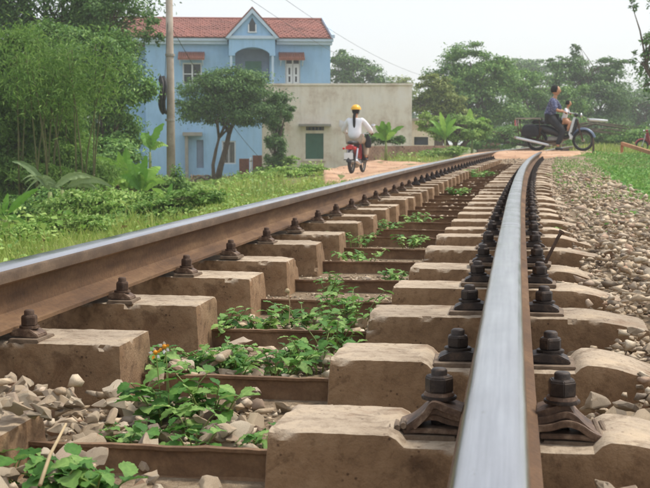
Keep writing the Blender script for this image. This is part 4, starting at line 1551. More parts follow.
UWIN = (U(285.5), U(300.5), V(89), V(59))
ULW = (U(184), U(203), V(86), V(64))
DOOR = (U(197), U(204), V(168), V(140))
LWIN = (U(222), U(236), V(164), V(141))
BALC = (U(236), U(270), V(88), V(50))
wl = wall_with_holes(U(147.5), U(330.5), -0.6, V(43), [UWIN, ULW, DOOR, LWIN, BALC], 0, .25, M['blue'], 'wall', hb)
mb = MB()
mb.box(U(147.5), U(147.5) + .25, .25, DEPTH, -.6, V(43)); mb.box(U(330.5) - .25, U(330.5), .25, DEPTH, -.6, V(43)); mb.box(U(147.5), U(330.5), DEPTH - .002, DEPTH + .25, -.6, V(43))
mb.box(U(147.5) + .26, U(330.5) - .26, .26, DEPTH - .01, V(98), V(97) + .1)
mb.build('side_wall', M['blue'], hb)
mb = MB(); mb.box(U(122), U(147.4), 1.2, 5.5, -.6, V(47)); mb.build('side_wing', M['blue'], hb)
# grey-blue pilaster by the lower door and slab canopy over it
mb = MB(); mb.box(U(186), U(189), -.5, -.003, -.3, V(136)); mb.box(U(184), U(203), -.7, -.003, V(136), V(132.5)); mb.build('door_canopy', M['greycon'], hb)
# cornice and gutter
mb = MB(); mb.box(U(125), U(228.5), -.45, -.002, V(43), V(40.5)); mb.box(U(277), U(333), -.45, -.002, V(43), V(40.5)); mb.box(U(125), U(228.5), -.3, .2, V(46), V(43.003)); mb.box(U(277), U(332), -.3, .2, V(46), V(43.003)); mb.build('cornice', M['bluetrim'], hb)
# roof: front and back slope, each with courses of tiles
rise, run = 1.36, DEPTH / 2 + .45
u0, u1 = U(120), U(332.5)
roof = None
mb = MB()
ub, ut = (u0 + .2, u1 - .42)
y_e, y_r, z_e = -.5, DEPTH / 2, V(40.3)
mb.add([(u0, y_e, z_e), (u1, y_e, z_e), (u1 - .25, y_r, z_e + rise), (u0, y_r, z_e + rise), (u0, DEPTH + .5, z_e), (u1, DEPTH + .5, z_e)],
       [(0, 1, 2, 3), (3, 2, 5, 4), (1, 5, 2), (0, 3, 4), (0, 4, 5, 1)])
roof = mb.build('roof', M['tile'], hb)
ROWS, COLS = 16, 46
me = None
mb = MB(); mb.prism([(-.13, .03), (-.07, .075), (.07, .075), (.13, .03), (.07, .02), (-.07, .02)], 0, .32)
tl = mb.mesh('roof_tile')
vs = np.array([v.co[:] for v in tl.vertices]); fs = [list(p.vertices) for p in tl.polygons]
slope = math.atan2(rise, y_r - y_e)
ca, sa = math.cos(slope), math.sin(slope)
TM = MB()
Lsl = math.hypot(rise, y_r - y_e)
for r_ in range(ROWS):
    t = r_ / ROWS
    for c_ in range(COLS):
        uu = u0 + .15 + (u1 - u0 - .3 - .25 * t) * (c_ + .5 * (r_ % 2)) / COLS
        pts = []
        jz = rnd.uniform(-.01, .02)
        for x, y, z in vs:
            yy = y + t * Lsl * .99; zz = z + jz
            pts.append((uu + x, y_e + yy * ca - zz * sa, z_e + yy * sa + zz * ca))
        TM.add(pts, fs)
tm = tag(TM.build('roof_tiles', M['tile'], roof), kind='stuff')
mb = MB(); mb.tube([(u0, y_r, z_e + rise + .05), (u1 - .25, y_r, z_e + rise + .05)], .11, 8); mb.build('ridge_cap', M['tile'], roof)
mb = MB(); mb.add([(u1 - .08, y_e, z_e + .02), (u1 + .1, y_e, z_e + .02), (u1 + .1, y_e, z_e + .2), (u1 - .08, y_e, z_e + .2),
                   (u1 - .33, y_r, z_e + rise), (u1 - .15, y_r, z_e + rise), (u1 - .15, y_r, z_e + rise + .2), (u1 - .33, y_r, z_e + rise + .2)],
                  [(0, 1, 2, 3), (7, 6, 5, 4), (0, 4, 5, 1), (1, 5, 6, 2), (2, 6, 7, 3), (3, 7, 4, 0)])
mb.build('verge_board', M['bluetrim'], roof)
# projecting bay with arched opening and gable
bay = empty('gable_bay', (0, 0, 0)); bay.parent = hb
PJ = -1.1
# front arch panel
a0, a1, vt, vb, vs0 = U(236), U(269.5), V(50), V(88), V(56)
mb = MB()
N = 14
outer_l, outer_r = U(230), U(275)
top = V(42)
arc = [(a0 + (a1 - a0) * i / N, vs0 + (vt - vs0) * math.sin(math.pi * i / N) ** 0.7) for i in range(N + 1)]
for y_ in (PJ, PJ + .25):
    vs = [(outer_l, y_, top), (outer_r, y_, top)] + [(a, y_, z) for a, z in arc] + [(a, y_, top) for a, _ in arc]
    fs = []
    for i in range(N):
        fs.append((2 + i, 3 + i, 2 + N + 1 + i + 1, 2 + N + 1 + i) if y_ == PJ else (2 + N + 1 + i, 2 + N + 1 + i + 1, 3 + i, 2 + i))
    mb.add(vs, fs)
for i in range(N):
    (x0, z0), (x1, z1) = arc[i], arc[i + 1]
    mb.add([(x0, PJ, z0), (x0, PJ + .25, z0), (x1, PJ + .25, z1), (x1, PJ, z1)], [(0, 1, 2, 3)])
mb.box(outer_l, a0, PJ, PJ + .25, vs0 - .12, top)
mb.box(a1, outer_r, PJ, PJ + .25, vs0 - .12, top)
mb.box(outer_l, outer_l + .12, PJ + .255, -.003, vs0 - .12, top); mb.box(outer_r - .12, outer_r, PJ + .255, -.003, vs0 - .12, top)
mb.build('arch_panel', M['blue'], bay)
mb = MB(); mb.box(U(231), U(233.2), PJ + .03, PJ + .2, V(95), vs0 - .123); mb.box(U(271.5), U(273.7), PJ + .03, PJ + .2, V(95), vs0 - .123)
mb.box(outer_l, outer_r, PJ, -.003, V(95) - .15, V(95)); mb.build('pillar', M['bluetrim'], bay)
mb = MB(); mb.box(U(233), U(272), PJ + .05, PJ + .12, V(95) + .01, V(82)); mb.build('balcony_parapet', M['blue'], bay)
mb = MB(); mb.box(outer_l - .1, outer_r + .1, PJ - .1, -.46, top, V(39)); mb.build('cornice', M['bluetrim'], bay)
# gable wall with pointed window hole (window set proud of a recess)
gl, gr, gp, gpz = U(233), U(272.5), U(252.8), V(17)
gb = V(39)
mb = MB()
mb.add([(gl, PJ, gb), (gr, PJ, gb), (gp, PJ, gpz), (gl, 2.6, gb), (gr, 2.6, gb), (gp, 2.6, gpz)], [(0, 1, 2), (0, 2, 5, 3), (1, 4, 5, 2), (3, 5, 4)])
mb.build('gable_wall', M['blue'], bay)
for sg, e0 in ((-1, (U(226.5), V(41.5))), (1, (U(279), V(41.5)))):
    pk = (gp, V(13))
    th = .16
    mb = MB()
    x0, z0 = e0; x1, z1 = pk
    n_ = Vector((-(z1 - z0), x1 - x0)).normalized() * th
    if n_.y < 0: n_ = -n_
    q = [(x0, z0), (x1, z1), (x1, z1 - th * 1.5), (x0 + sg * -th * 1.2, z0)]
    mb.prism(q, PJ - .18, PJ - .06)
    mb.build('bargeboard', M['bluetrim'], bay)
    mb = MB()
    q = [(x0, z0 + .02), (x1, z1 + .02), (x1, z1 + .10), (x0, z0 + .10)]
    mb.prism(q, PJ - .20, 3.0)
    mb.build('gable_roof', M['tile'], bay)
cxg, wv = U(252.8), .19
mb = MB(); mb.prism([(cxg - wv, V(35)), (cxg + wv, V(35)), (cxg + wv, V(28)), (cxg, V(21.5)), (cxg - wv, V(28))], PJ - .02, PJ + .1)
w_ = mb.build('attic_window', M['darkglass'], bay)
mb = MB()
for k in (-1, 1):
    mb.box(cxg + k * wv - .03, cxg + k * wv + .03, PJ - .05, PJ - .02, V(35), V(28))
mb.box(cxg - wv - .05, cxg + wv + .05, PJ - .07, PJ - .021, V(36), V(35))
mb.build('frame', M['whitepaint'], w_)
# balcony back wall with door
mb = MB(); mb.box(BALC[0] - .1, BALC[1] + .1, .26, .36, BALC[2] - .2, BALC[3] + .3); mb.build('balcony_back_wall', M['recess'], bay)
mb = MB(); mb.box(U(246), U(262), .2, .258, V(88), V(62)); mb.build('balcony_door', M['green'], bay)


def window(parent, h, depth, mat=M['darkglass'], nm='window', mull=1, cross=1, shut=None):
    a, b_, c_, d_ = h
    mb = MB(); mb.box(a, b_, depth, depth + .04, c_, d_)
    w = mb.build(nm, mat, parent)
    f_ = MB(); t = .07
    f_.box(a, a + t, depth - .06, depth - .002, c_, d_); f_.box(b_ - t, b_, depth - .06, depth - .002, c_, d_)
    f_.box(a + t, b_ - t, depth - .06, depth - .002, d_ - t, d_); f_.box(a + t, b_ - t, depth - .06, depth - .002, c_, c_ + t)
    for k in range(mull):
        x = a + (b_ - a) * (k + 1) / (mull + 1)
        f_.box(x - .04, x + .04, depth - .055, depth - .003, c_ + t, d_ - t)
    for k in range(cross):
        z = c_ + (d_ - c_) * (k + 1) / (cross + 1)
        f_.box(a + t, b_ - t, depth - .05, depth - .004, z - .025, z + .025)
    f_.build('frame', M['whitepaint'], w)
    return w


# right upper window: dark transom over tall white casements with dark panes
w_ = window(hb, UWIN, .12, M['darkglass'], 'window', 1, 0)
mb = MB(); mb.box(UWIN[0] + .07, UWIN[1] - .07, .04, .058, V(66.5), V(64.5)); mb.build('transom_bar', M['whitepaint'], w_)
for k in range(2):
    a = UWIN[0] + .07 + k * (UWIN[1] - UWIN[0] - .1) / 2
    b_ = a + (UWIN[1] - UWIN[0] - .18) / 2
    mb = MB()
    t = .11
    mb.box(a, a + t, .0, .035, UWIN[2], V(66.5)); mb.box(b_ - t, b_, 0, .035, UWIN[2], V(66.5))
    mb.box(a + t, b_ - t, 0, .035, UWIN[2], UWIN[2] + .35); mb.box(a + t, b_ - t, 0, .035, V(66.5) - .1, V(66.5))
    mb.box(a + t, b_ - t, .002, .033, V(76) - .05, V(76) + .05)
    mb.build('shutter', M['whitepaint'], w_)
window(hb, ULW, .12, M['darkglass'], 'window', 1, 1)
mb = MB(); mb.box(DOOR[0], DOOR[1], .14, .18, DOOR[2], DOOR[3]); mb.build('door', M['recess'], hb)
w_ = window(hb, LWIN, .12, M['darkglass'], 'window', 1, 0)
mb = MB()
for k in range(7):
    x = LWIN[0] + .1 + (LWIN[1] - LWIN[0] - .2) * k / 6
    mb.box(x - .012, x + .012, .02, .045, LWIN[2] + .05, LWIN[3] - .05)
mb.build('window_grille', M['greycon'], w_)
for (p0, p1) in ((279, 304.5), (180, 206)):
    aw = MB()
    aw.add([(U(p0), -.75, V(61)), (U(p1), -.75, V(61)), (U(p1), -.003, V(54)), (U(p0), -.003, V(54)), (U(p0), -.75, V(62)), (U(p1), -.75, V(62)), (U(p1), -.003, V(56)), (U(p0), -.003, V(56))],
           [(0, 1, 2, 3), (7, 6, 5, 4), (4, 5, 1, 0), (0, 3, 7, 4), (1, 5, 6, 2)])
    a_o = aw.build('window_awning', M['awning'], hb)
    t = MB()
    n_ = 14
    for k in range(n_):
        x = U(p0) + (U(p1) - U(p0)) * (k + .5) / n_
        t.tube([(x, -.78, V(61) + .03), (x, -.02, V(54) + .03)], .035, 5)
    tag(t.build('awning_tiles', M['awning'], a_o), kind='stuff')
    mb = MB()
    for x in (U(p0) + .1, U(p1) - .1):
        mb.tube([(x, -.7, V(62) - .02), (x, -.02, V(66.5))], .03, 5)
    mb.build('bracket', M['whitepaint'], a_o)

# ---- cream flat-roofed building
D2 = 50.0
fr = Frame(345, D2, 167)
S2 = fr.s
U = lambda px: (px - 345) / S2
V = lambda py: (167 - py) / S2
cb = building('cream_building', fr, 'weathered cream single-storey building with flat roof and green shuttered window', 'building')
SW = (U(305.5), U(323.5), V(159), V(133.5))
VN = (U(306), U(324), V(130.5), V(126.8))
BD = (U(368), U(380), V(138), V(126))
wall_with_holes(U(262), U(411.5), -.6, V(86), [SW, VN], 0, .22, M['cream'], 'wall', cb)
mb = MB(); mb.box(U(262), U(262) + .22, .221, 6, -.6, V(86)); mb.box(U(411.5) - .22, U(411.5), .221, 6, -.6, V(86)); mb.box(U(262), U(411.5), 6.001, 6.2, -.6, V(86))
mb.build('side_wall', M['cream'], cb)
mb = MB(); mb.box(U(260.5), U(412.5), -.06, 6.3, V(86) + .002, V(84)); mb.build('roof_slab', M['cream'], cb)
mb = MB(); mb.box(U(262) + .23, U(411.5) - .23, 1.5, 1.6, -.5, V(87)); mb.build('inner_wall', M['recess'], cb)
sh = MB(); sh.box(SW[0], SW[1], .10, .14, SW[2], SW[3]); sho = sh.build('window_shutter', M['green'], cb)
for k in range(2):
    a = SW[0] + .03 + k * (SW[1] - SW[0]) / 2
    b_ = a + (SW[1] - SW[0]) / 2 - .06
    mb = MB()
    for j in range(9):
        z = SW[2] + .08 + (SW[3] - SW[2] - .16) * j / 8
        mb.box(a + .04, b_ - .04, .075, .098, z - .03, z + .03)
    mb.box(a, a + .04, .06, .098, SW[2], SW[3]); mb.box(b_ - .04, b_, .06, .098, SW[2], SW[3])
    mb.build('shutter_leaf', M['green'], sho)
mb = MB(); mb.box(U(299), U(331), -.45, -.002, V(126.5), V(124.3)); mb.build('lintel_canopy', M['greycon'], cb)
mb = MB(); mb.box(SW[0] - .1, SW[1] + .1, -.08, -.003, SW[2] - .09, SW[2] - .01); mb.build('sill', M['cream'], cb)
mb = MB()
for k in range(5):
    x = VN[0] + (VN[1] - VN[0]) * (k + .5) / 5
    mb.box(x - .02, x + .02, .05, .09, VN[2], VN[3])
mb.build('vent_bars', M['greycon'], cb)

# annex right of it
fr = Frame(422, 55, 160)
S3 = fr.s
U = lambda px: (px - 422) / S3
V = lambda py: (160 - py) / S3
ax = building('annex_shed', fr, 'low cream annex with a dark opening right of the cream building', 'shed')
HO = (U(414), U(428), V(145), V(137))
wall_with_holes(U(408), U(434), -.5, V(121), [HO], 0, .2, M['cream'], 'wall', ax)
mb = MB(); mb.box(U(408), U(434), 3, 3.2, -.5, V(121)); mb.box(U(434) - .2, U(434), .203, 2.998, -.5, V(121)); mb.box(U(408), U(408) + .2, .203, 2.998, -.5, V(121)); mb.build('side_wall', M['cream'], ax)
mb = MB(); mb.box(U(406), U(436), -.25, 3.4, V(121) + .002, V(118.5)); mb.build('roof_slab', M['greycon'], ax)
mb = MB(); mb.box(U(409) + .1, U(433) - .1, .5, .55, -.4, V(123)); mb.build('inner_wall', M['recess'], ax)

# small low house far at the right of the annex, seen through the plants
fr = Frame(487, 70, 150)
S3 = fr.s
U = lambda px: (px - 487) / S3
V = lambda py: (150 - py) / S3
sm = building('low_shed', fr, 'low reddish brick shed half hidden behind the banana plants', 'shed')
wall_with_holes(U(478), U(500), -.6, V(133), [(U(486), U(491), V(150), V(138))], 0, .2, M['brickwall'], 'wall', sm)
mb = MB(); mb.box(U(478), U(500), 2.5, 2.7, -.6, V(133)); mb.build('back_wall', M['brickwall'], sm)
mb = MB(); mb.box(U(476), U(502), -.4, 3, V(133) + .003, V(131)); mb.build('roof', M['tile'], sm)

# ---- low brick wall along the lane: courses of real bricks on its front
pa, pb = P(364, 158, 41.5), P(452, 151, 47)
pa.z = gz(pa.x, pa.y); pb.z = gz(pb.x, pb.y)
dv = Vector((pb.x - pa.x, pb.y - pa.y, 0)); Lw = dv.length
bw = empty('brick_wall', pa, math.atan2(dv.y, dv.x))
tag(bw, 'low crumbling brown brick wall along the lane in front of the cream building', 'wall')
mb = MB(); mb.box(0, Lw, .02, .22, -.4, .60); mb.build('wall_core', M['brickwall'], bw)
bk = MB(); bk.box(0, .21, 0, .08, 0, .058)
bkm = bk.mesh('brick'); bkm.materials.append(M['brick'])
TMb = MB()
for r_ in range(9):
    for c_ in range(int(Lw / .225)):
        if r_ == 8 and rnd.random() < .35: continue
        x = c_ * .225 + (.11 if r_ % 2 else 0)
        z = -.02 + r_ * .07
        y_ = rnd.uniform(-.012, .004)
        TMb.box(x, x + .212, y_ - .02, .24, z, z + .06)
tag(TMb.build('bricks', M['brickwall'], bw), kind='stuff')
fr_ = P(345, 167, 46)

# ---- brick stacks, mound and woodpile before the blue house
for k, (px0, px1, py0, py1, lab) in enumerate([(239, 249.5, 157, 171, 'left one of two dark brown brick stacks before the blue house'),
                                               (252.5, 264, 155, 172, 'right one of two dark brown brick stacks before the blue house')]):
    d = 54
    s = d / F
    c = P((px0 + px1) / 2, 175, d)
    g = gz(c.x, c.y)
    top = P(px0, py0, d).z
    o = empty('brick_stack', (c.x, c.y, g), 0.22)
    w = (px1 - px0) * s
    nr = int((top - g) / .1)
    mb = MB(); mb.box(-w / 2 + .02, w / 2 - .02, .02, .5, -.1, nr * .1 - .02); mb.build('stack_core', M['brick'], o)
    mb = MB()
    for r_ in range(nr):
        nb = max(2, int(w / .2))
        for c_ in range(nb):
            x = -w / 2 + c_ * w / nb
            q = rnd.uniform(-.02, .02)
            mb.box(x + .01, x + w / nb - .01, -.0 + q, .52, r_ * .1, r_ * .1 + .085)
    tag(mb.build('bricks', M['brick'], o), kind='stuff')
    tag(o, lab, 'brick stack', 'brick stacks')
o = empty('white_post', (0, 0, 0))
c = P(251, 172, 53); g = gz(c.x, c.y); o.location = (c.x, c.y, g)
mb = MB(); mb.tube([(0, 0, -.2), (0, 0, 1.1), (0, 0, 1.14)], [.06, .055, .03], 8); mb.build('post', M['whitepaint'], o)
mb = MB(); mb.tube([(0, 0, .95), (0, 0, 1.0)], [.07, .07], 8); mb.build('collar', M['greycon'], o)
tag(o, 'thin white post between the two dark brick stacks', 'post')
for nm, lab, cat, px, py, d, n_, rx, rz_, mt in (('earth_mound', 'dark heap of rubble left of the brick stacks', 'rubble heap', 232, 178, 52, 160, 1.0, .42, 'brick'),
                                      ('firewood_heap', 'brownish heap of firewood at the foot of the blue house by the pole', 'firewood heap', 194, 180, 50, 0, .9, .55, 'bark')):
    c = P(px, py, d); g = gz(c.x, c.y)
    o = empty(nm, (c.x, c.y, g))
    mb = MB()
    if n_:
        for k in range(n_):
            a = rnd.uniform(0, 6.28); r_ = rnd.random() ** .6
            z = (1 - r_) * rz_ * 1.1
            h = HV[k % len(HV)]
            p = Vector((math.cos(a) * r_ * rx, math.sin(a) * r_ * .7, z * rnd.uniform(.5, 1.1)))
            s = rnd.uniform(.08, .17)
            mb.add([Vector(q) * s + p for q in h[0]], [tuple(f) for f in h[1]])
        tag(mb.build('rubble', M[mt], o), kind='stuff')
    else:
        for k in range(46):
            p = Vector((rnd.uniform(-rx, rx) * .8, rnd.uniform(-.4, .4), rnd.uniform(.03, rz_) * rnd.random() ** .5))
            v = Vector((rnd.uniform(-1, 1), rnd.uniform(-.4, .4), rnd.uniform(-.25, .45))).normalized() * rnd.uniform(.3, .7)
            m1 = MB()
            rr = rnd.uniform(.02, .05)
            m1.tube([p - v * .5, p + Vector((0, 0, rnd.uniform(0, .08))), p + v * .5], [rr, rr * .9, rr * .6], 6)
            m1.build('log', M['bark'] if k % 3 else M['deadleaf'], o, True)
        # arched root
        m1 = MB(); m1.tube([(0.05, -.3, 0), (.15, -.32, .35), (.4, -.32, .5), (.65, -.32, .35), (.75, -.3, 0)], .07, 7); m1.build('arched_root', M['bark'], o, True)
    tag(o, lab, cat)

# ---- concrete pole with a coil of cable, and wires
D4 = 32.0
base = P(171, 183, D4); g = gz(base.x, base.y)
po = empty('utility_pole', (base.x, base.y, g))
L = Vector(po.location)
topz = P(168, -70, D4)
mb = MB(); mb.tube([Vector((0, 0, -.2)), (P(170.5, 90, D4) - L), topz - L], [.125, .105, .085], 12)
mb.build('pole_shaft', stucco('pole_concrete', srgb(166, 154, 140), srgb(128, 116, 102), srgb(184, 174, 160), 1.2, True, .3), po, True)
for py in (55, 120):
    mb = MB()
    p = P(170, py, D4) - L
    mb.tube([p + Vector((0, 0, -.03)), p + Vector((0, 0, .03))], [.135, .135], 12)
    mb.build('steel_band', M['greycon'], po)
tag(po, 'slim grey concrete utility pole standing in the bushes left of the track', 'pole')
cc = P(162.5, 95, D4)
mb = MB()
for k in range(14):
    ox, oy = rnd.uniform(-.07, .07), rnd.uniform(-.05, .05)
    rz_, ry_ = rnd.uniform(.40, .52), rnd.uniform(.26, .36)
    pts = [Vector((ox + .03 * math.sin(3 * a), math.cos(a) * ry_ + oy, math.sin(a) * rz_)) for a in np.linspace(0, 6.283, 22)]
    mb.tube(pts, .028, 5, 0, False)
M['cable'] = simple('black_cable', (0.035, 0.033, 0.032), 0.6, 0, .3)
co = mb.build('cable_coil', M['cable'], None, True, cc, (0, 0, .35))
tag(co, 'black coil of cable hanging on the left side of the concrete pole', 'cable coil')


def wire(a, b_, sag, r, label):
    pts = [a.lerp(b_, t) - Vector((0, 0, sag * 4 * t * (1 - t))) for t in np.linspace(0, 1, 24)]
    mb = MB(); mb.tube(pts, r, 5)
    tag(mb.build('overhead_wire', M['cable'], None, True), label, 'wire', 'overhead wires')


wire(P(169, 8, D4), P(165, 80, D4 - .2), -.25, .008, 'thin cable running down the left side of the pole to the coil')
wire(P(168, -60, D4), P(420, 90, 75), .6, .007, 'overhead wire crossing the sky above the blue house roof')
wire(P(168, -90, D4), P(440, 80, 78), .8, .007, 'upper overhead wire crossing the sky above the gable')
wire(P(172, 28, D4 + .1), P(262, 160, 44), .3, .008, 'slanting stay wire in front of the spreading tree')

# ---- beam on a post at the right edge, its left end raised
M['beam'] = simple('weathered_orange_wood', srgb(168, 122, 84), 0.85, 0, .25, 6, .004)
a, b_ = P(622, 143.5, 32), P(668, 158, 27)
bo = empty('barrier_beam', (a.x, a.y, gz(a.x, a.y)))
L = Vector(bo.location)
mb = MB()
d_ = (b_ - a).normalized(); sd = d_.cross(Vector((0, 0, 1))).normalized() * .035; u_ = sd.cross(d_).normalized() * .045
vs = [p + i * sd + j * u_ - L for p in (a, b_) for i, j in ((-1, -1), (1, -1), (1, 1), (-1, 1))]
mb.add(vs, [(0, 1, 2, 3), (7, 6, 5, 4), (0, 4, 5, 1), (1, 5, 6, 2), (2, 6, 7, 3), (3, 7, 4, 0)])
me = finish(mb, 'beam', M['beam'], .006); link('beam', me, None, bo)
mb = MB(); mb.box(-.04, .04, -.04, .04, -.1, a.z - L.z - .04, 0, .005); mb.build('post', M['beam'], bo)
gb_ = gz(b_.x, b_.y)
mb = MB(); mb.box(b_.x - L.x - .05, b_.x - L.x + .05, b_.y - L.y - .05, b_.y - L.y + .05, gb_ - L.z - .1, b_.z - L.z - .035); mb.build('post', M['beam'], bo)
tag(bo, 'weathered orange-brown wooden beam on short posts in the grass at the right edge', 'beam')
p = P(593, 152, 30)
st = empty('short_stake', (p.x, p.y, gz(p.x, p.y)))
mb = MB(); mb.tube([(0, 0, -.1), (.01, 0, .25), (0, 0, .42)], [.035, .03, .012], 6); mb.build('stake', M['bark'], st)
tag(st, 'short dark stake at the trackside in front of the motorbike front wheel', 'stake')
# steel bolt-like rod sticking up in the ballast right of the rail
pA, pB = P(546, 256, 4.0), P(561, 233, 4.0)
mb = MB(); mb.tube([pA - Vector((0, 0, .02)), pA.lerp(pB, .8), pB], [.006, .006, .006], 7); mb.tube([pB, pB + (pB - pA).normalized() * .008], .011, 6)
tag(mb.build('bent_spike', M['nutrust'], None), 'dark steel spike leaning up out of the ballast right of the rail', 'spike')


# ================================================================== motorbikes and people
def skin(name, pts, edges, radii, mat, parent, sub=2, root=0):
    me = bpy.data.meshes.new(name + '_src')
    me.from_pydata([tuple(p) for p in pts], edges, [])
    o = bpy.data.objects.new(name + '_src', me)
    col.objects.link(o)
    m1 = o.modifiers.new('s', 'SKIN')
    m1.use_smooth_shade = True
    m1.branch_smoothing = 0.6
    sv = me.skin_vertices[0].data
    for i, r_ in enumerate(radii):
        sv[i].radius = r_ if hasattr(r_, '__len__') else (r_, r_)
        sv[i].use_root = (i == root)
    m2 = o.modifiers.new('u', 'SUBSURF')
    m2.levels = sub
    dg = bpy.context.evaluated_depsgraph_get()
    nm = bpy.data.meshes.new_from_object(o.evaluated_get(dg))
    bpy.data.objects.remove(o)
    nm.name = name
    nm.materials.clear()
    nm.materials.append(mat)
    return link(name, nm, None, parent, True)


def ball(name, c, r, mat, parent, sx=1, sy=1, sz=1, cut=None, seg=16):
    bm = bmesh.new()
    bmesh.ops.create_uvsphere(bm, u_segments=seg, v_segments=12, radius=r)
    if cut is not None:
        bmesh.ops.delete(bm, geom=[v for v in bm.verts if v.co.z < cut * r], context='VERTS')
    for v in bm.verts: v.co = Vector((v.co.x * sx, v.co.y * sy, v.co.z * sz))
    me = bpy.data.meshes.new(name)
    bm.to_mesh(me); bm.free()
    me.materials.append(mat)
    return link(name, me, None, parent, True, c)


M['skin'] = simple('skin', srgb(190, 140, 108), 0.6, 0, .08, 6)
M['hair'] = simple('black_hair', (0.012, 0.011, 0.010), 0.95, 0, .3, 20)
M['whitecloth'] = simple('white_cotton', (0.74, 0.75, 0.80), 0.85, 0, .07, 10, .004)
M['beige'] = simple('beige_trousers', srgb(178, 160, 138), 0.9, 0, .12, 8)
M['black'] = simple('black_cloth', (0.025, 0.026, 0.03), 0.9, 0, .3, 8)
M['yellow'] = simple('yellow_helmet', srgb(236, 178, 40), 0.35, 0, .08, 4)
M['rubber'] = simple('tyre_rubber', (0.03, 0.03, 0.03), 0.85, 0, .3, 20)
M['chrome'] = simple('chrome', (0.6, 0.6, 0.62), 0.3, .9, .1, 10)
M['redplastic'] = simple('red_plastic', srgb(150, 30, 36), 0.35, 0, .15, 8)
M['redlens'] = simple('red_lens', srgb(190, 40, 34), 0.2, 0, .1, 8)
M['blackplastic'] = simple('black_plastic', (0.03, 0.03, 0.033), 0.45, 0, .2, 8)
M['bluegrey'] = simple('blue_grey_metal', srgb(92, 104, 124), 0.4, .2, .15, 8)
m, nt, b = newmat('purple_patterned_shirt')
v_ = nt.nodes.new('ShaderNodeTexVoronoi'); v_.inputs['Scale'].default_value = 22
tc = nt.nodes.new('ShaderNodeTexCoord'); nt.links.new(tc.outputs['Object'], v_.inputs['Vector'])
nt.links.new(ramp(nt, v_.outputs['Distance'], [(0.1, srgb(150, 148, 170)), (0.4, srgb(92, 98, 128)), (0.7, srgb(68, 74, 104))]), b.inputs['Base Color'])
b.inputs['Roughness'].default_value = .9
M['shirt'] = m


def wheel(parent, y, r, name='wheel', w=.045, fender=None):
    mb = MB()
    N = 28
    vs, fs = [], []
    for i in range(N):
        a = 6.2832 * i / N
        for k in range(8):
            b2 = 6.2832 * k / 8
            rr = r - w + w * math.cos(b2)
            vs.append((w * math.sin(b2), y + rr * math.cos(a), r + rr * math.sin(a)))
    for i in range(N):
        for k in range(8):
            fs.append((i * 8 + k, i * 8 + (k + 1) % 8, ((i + 1) % N) * 8 + (k + 1) % 8, ((i + 1) % N) * 8 + k))
    mb.add(vs, fs)
    t = mb.build(name, M['rubber'], parent, True)
    mb = MB()
    pts = [(0, y + (r - 2 * w + .01) * math.cos(a), r + (r - 2 * w + .01) * math.sin(a)) for a in np.linspace(0, 6.2832, 25)]
    mb.tube(pts, .013, 6, 0, False)
    mb.tube([(-.06, y, r), (.06, y, r)], [.045, .045], 10)
    mb.build('rim', M['greycon'], t, True)
    mb = MB()
    for k in range(14):
        a = 6.2832 * k / 14
        mb.tube([(.03 if k % 2 else -.03, y, r), (0, y + (r - 2 * w) * math.cos(a + .2), r + (r - 2 * w) * math.sin(a + .2))], .0025, 4)
    mb.build('spokes', M['nutrust'], t)
    return t


def arcstrip(y, z, r, a0, a1, w, t, mat, nm, parent, drop=.3):
    mb = MB()
    N = 12
    vs, fs = [], []
    for i in range(N + 1):
        a = a0 + (a1 - a0) * i / N
        for q, rr in ((-1, r - .02), (-.6, r + .02), (0, r + .035), (.6, r + .02), (1, r - .02)):
            vs.append((q * w, y + rr * math.cos(a), z + rr * math.sin(a)))
    for i in range(N):
        for k in range(4):
            fs.append((i * 5 + k, i * 5 + k + 1, i * 5 + 5 + k + 1, i * 5 + 5 + k))
    mb.add(vs, fs)
    return mb.build(nm, mat, parent, True)


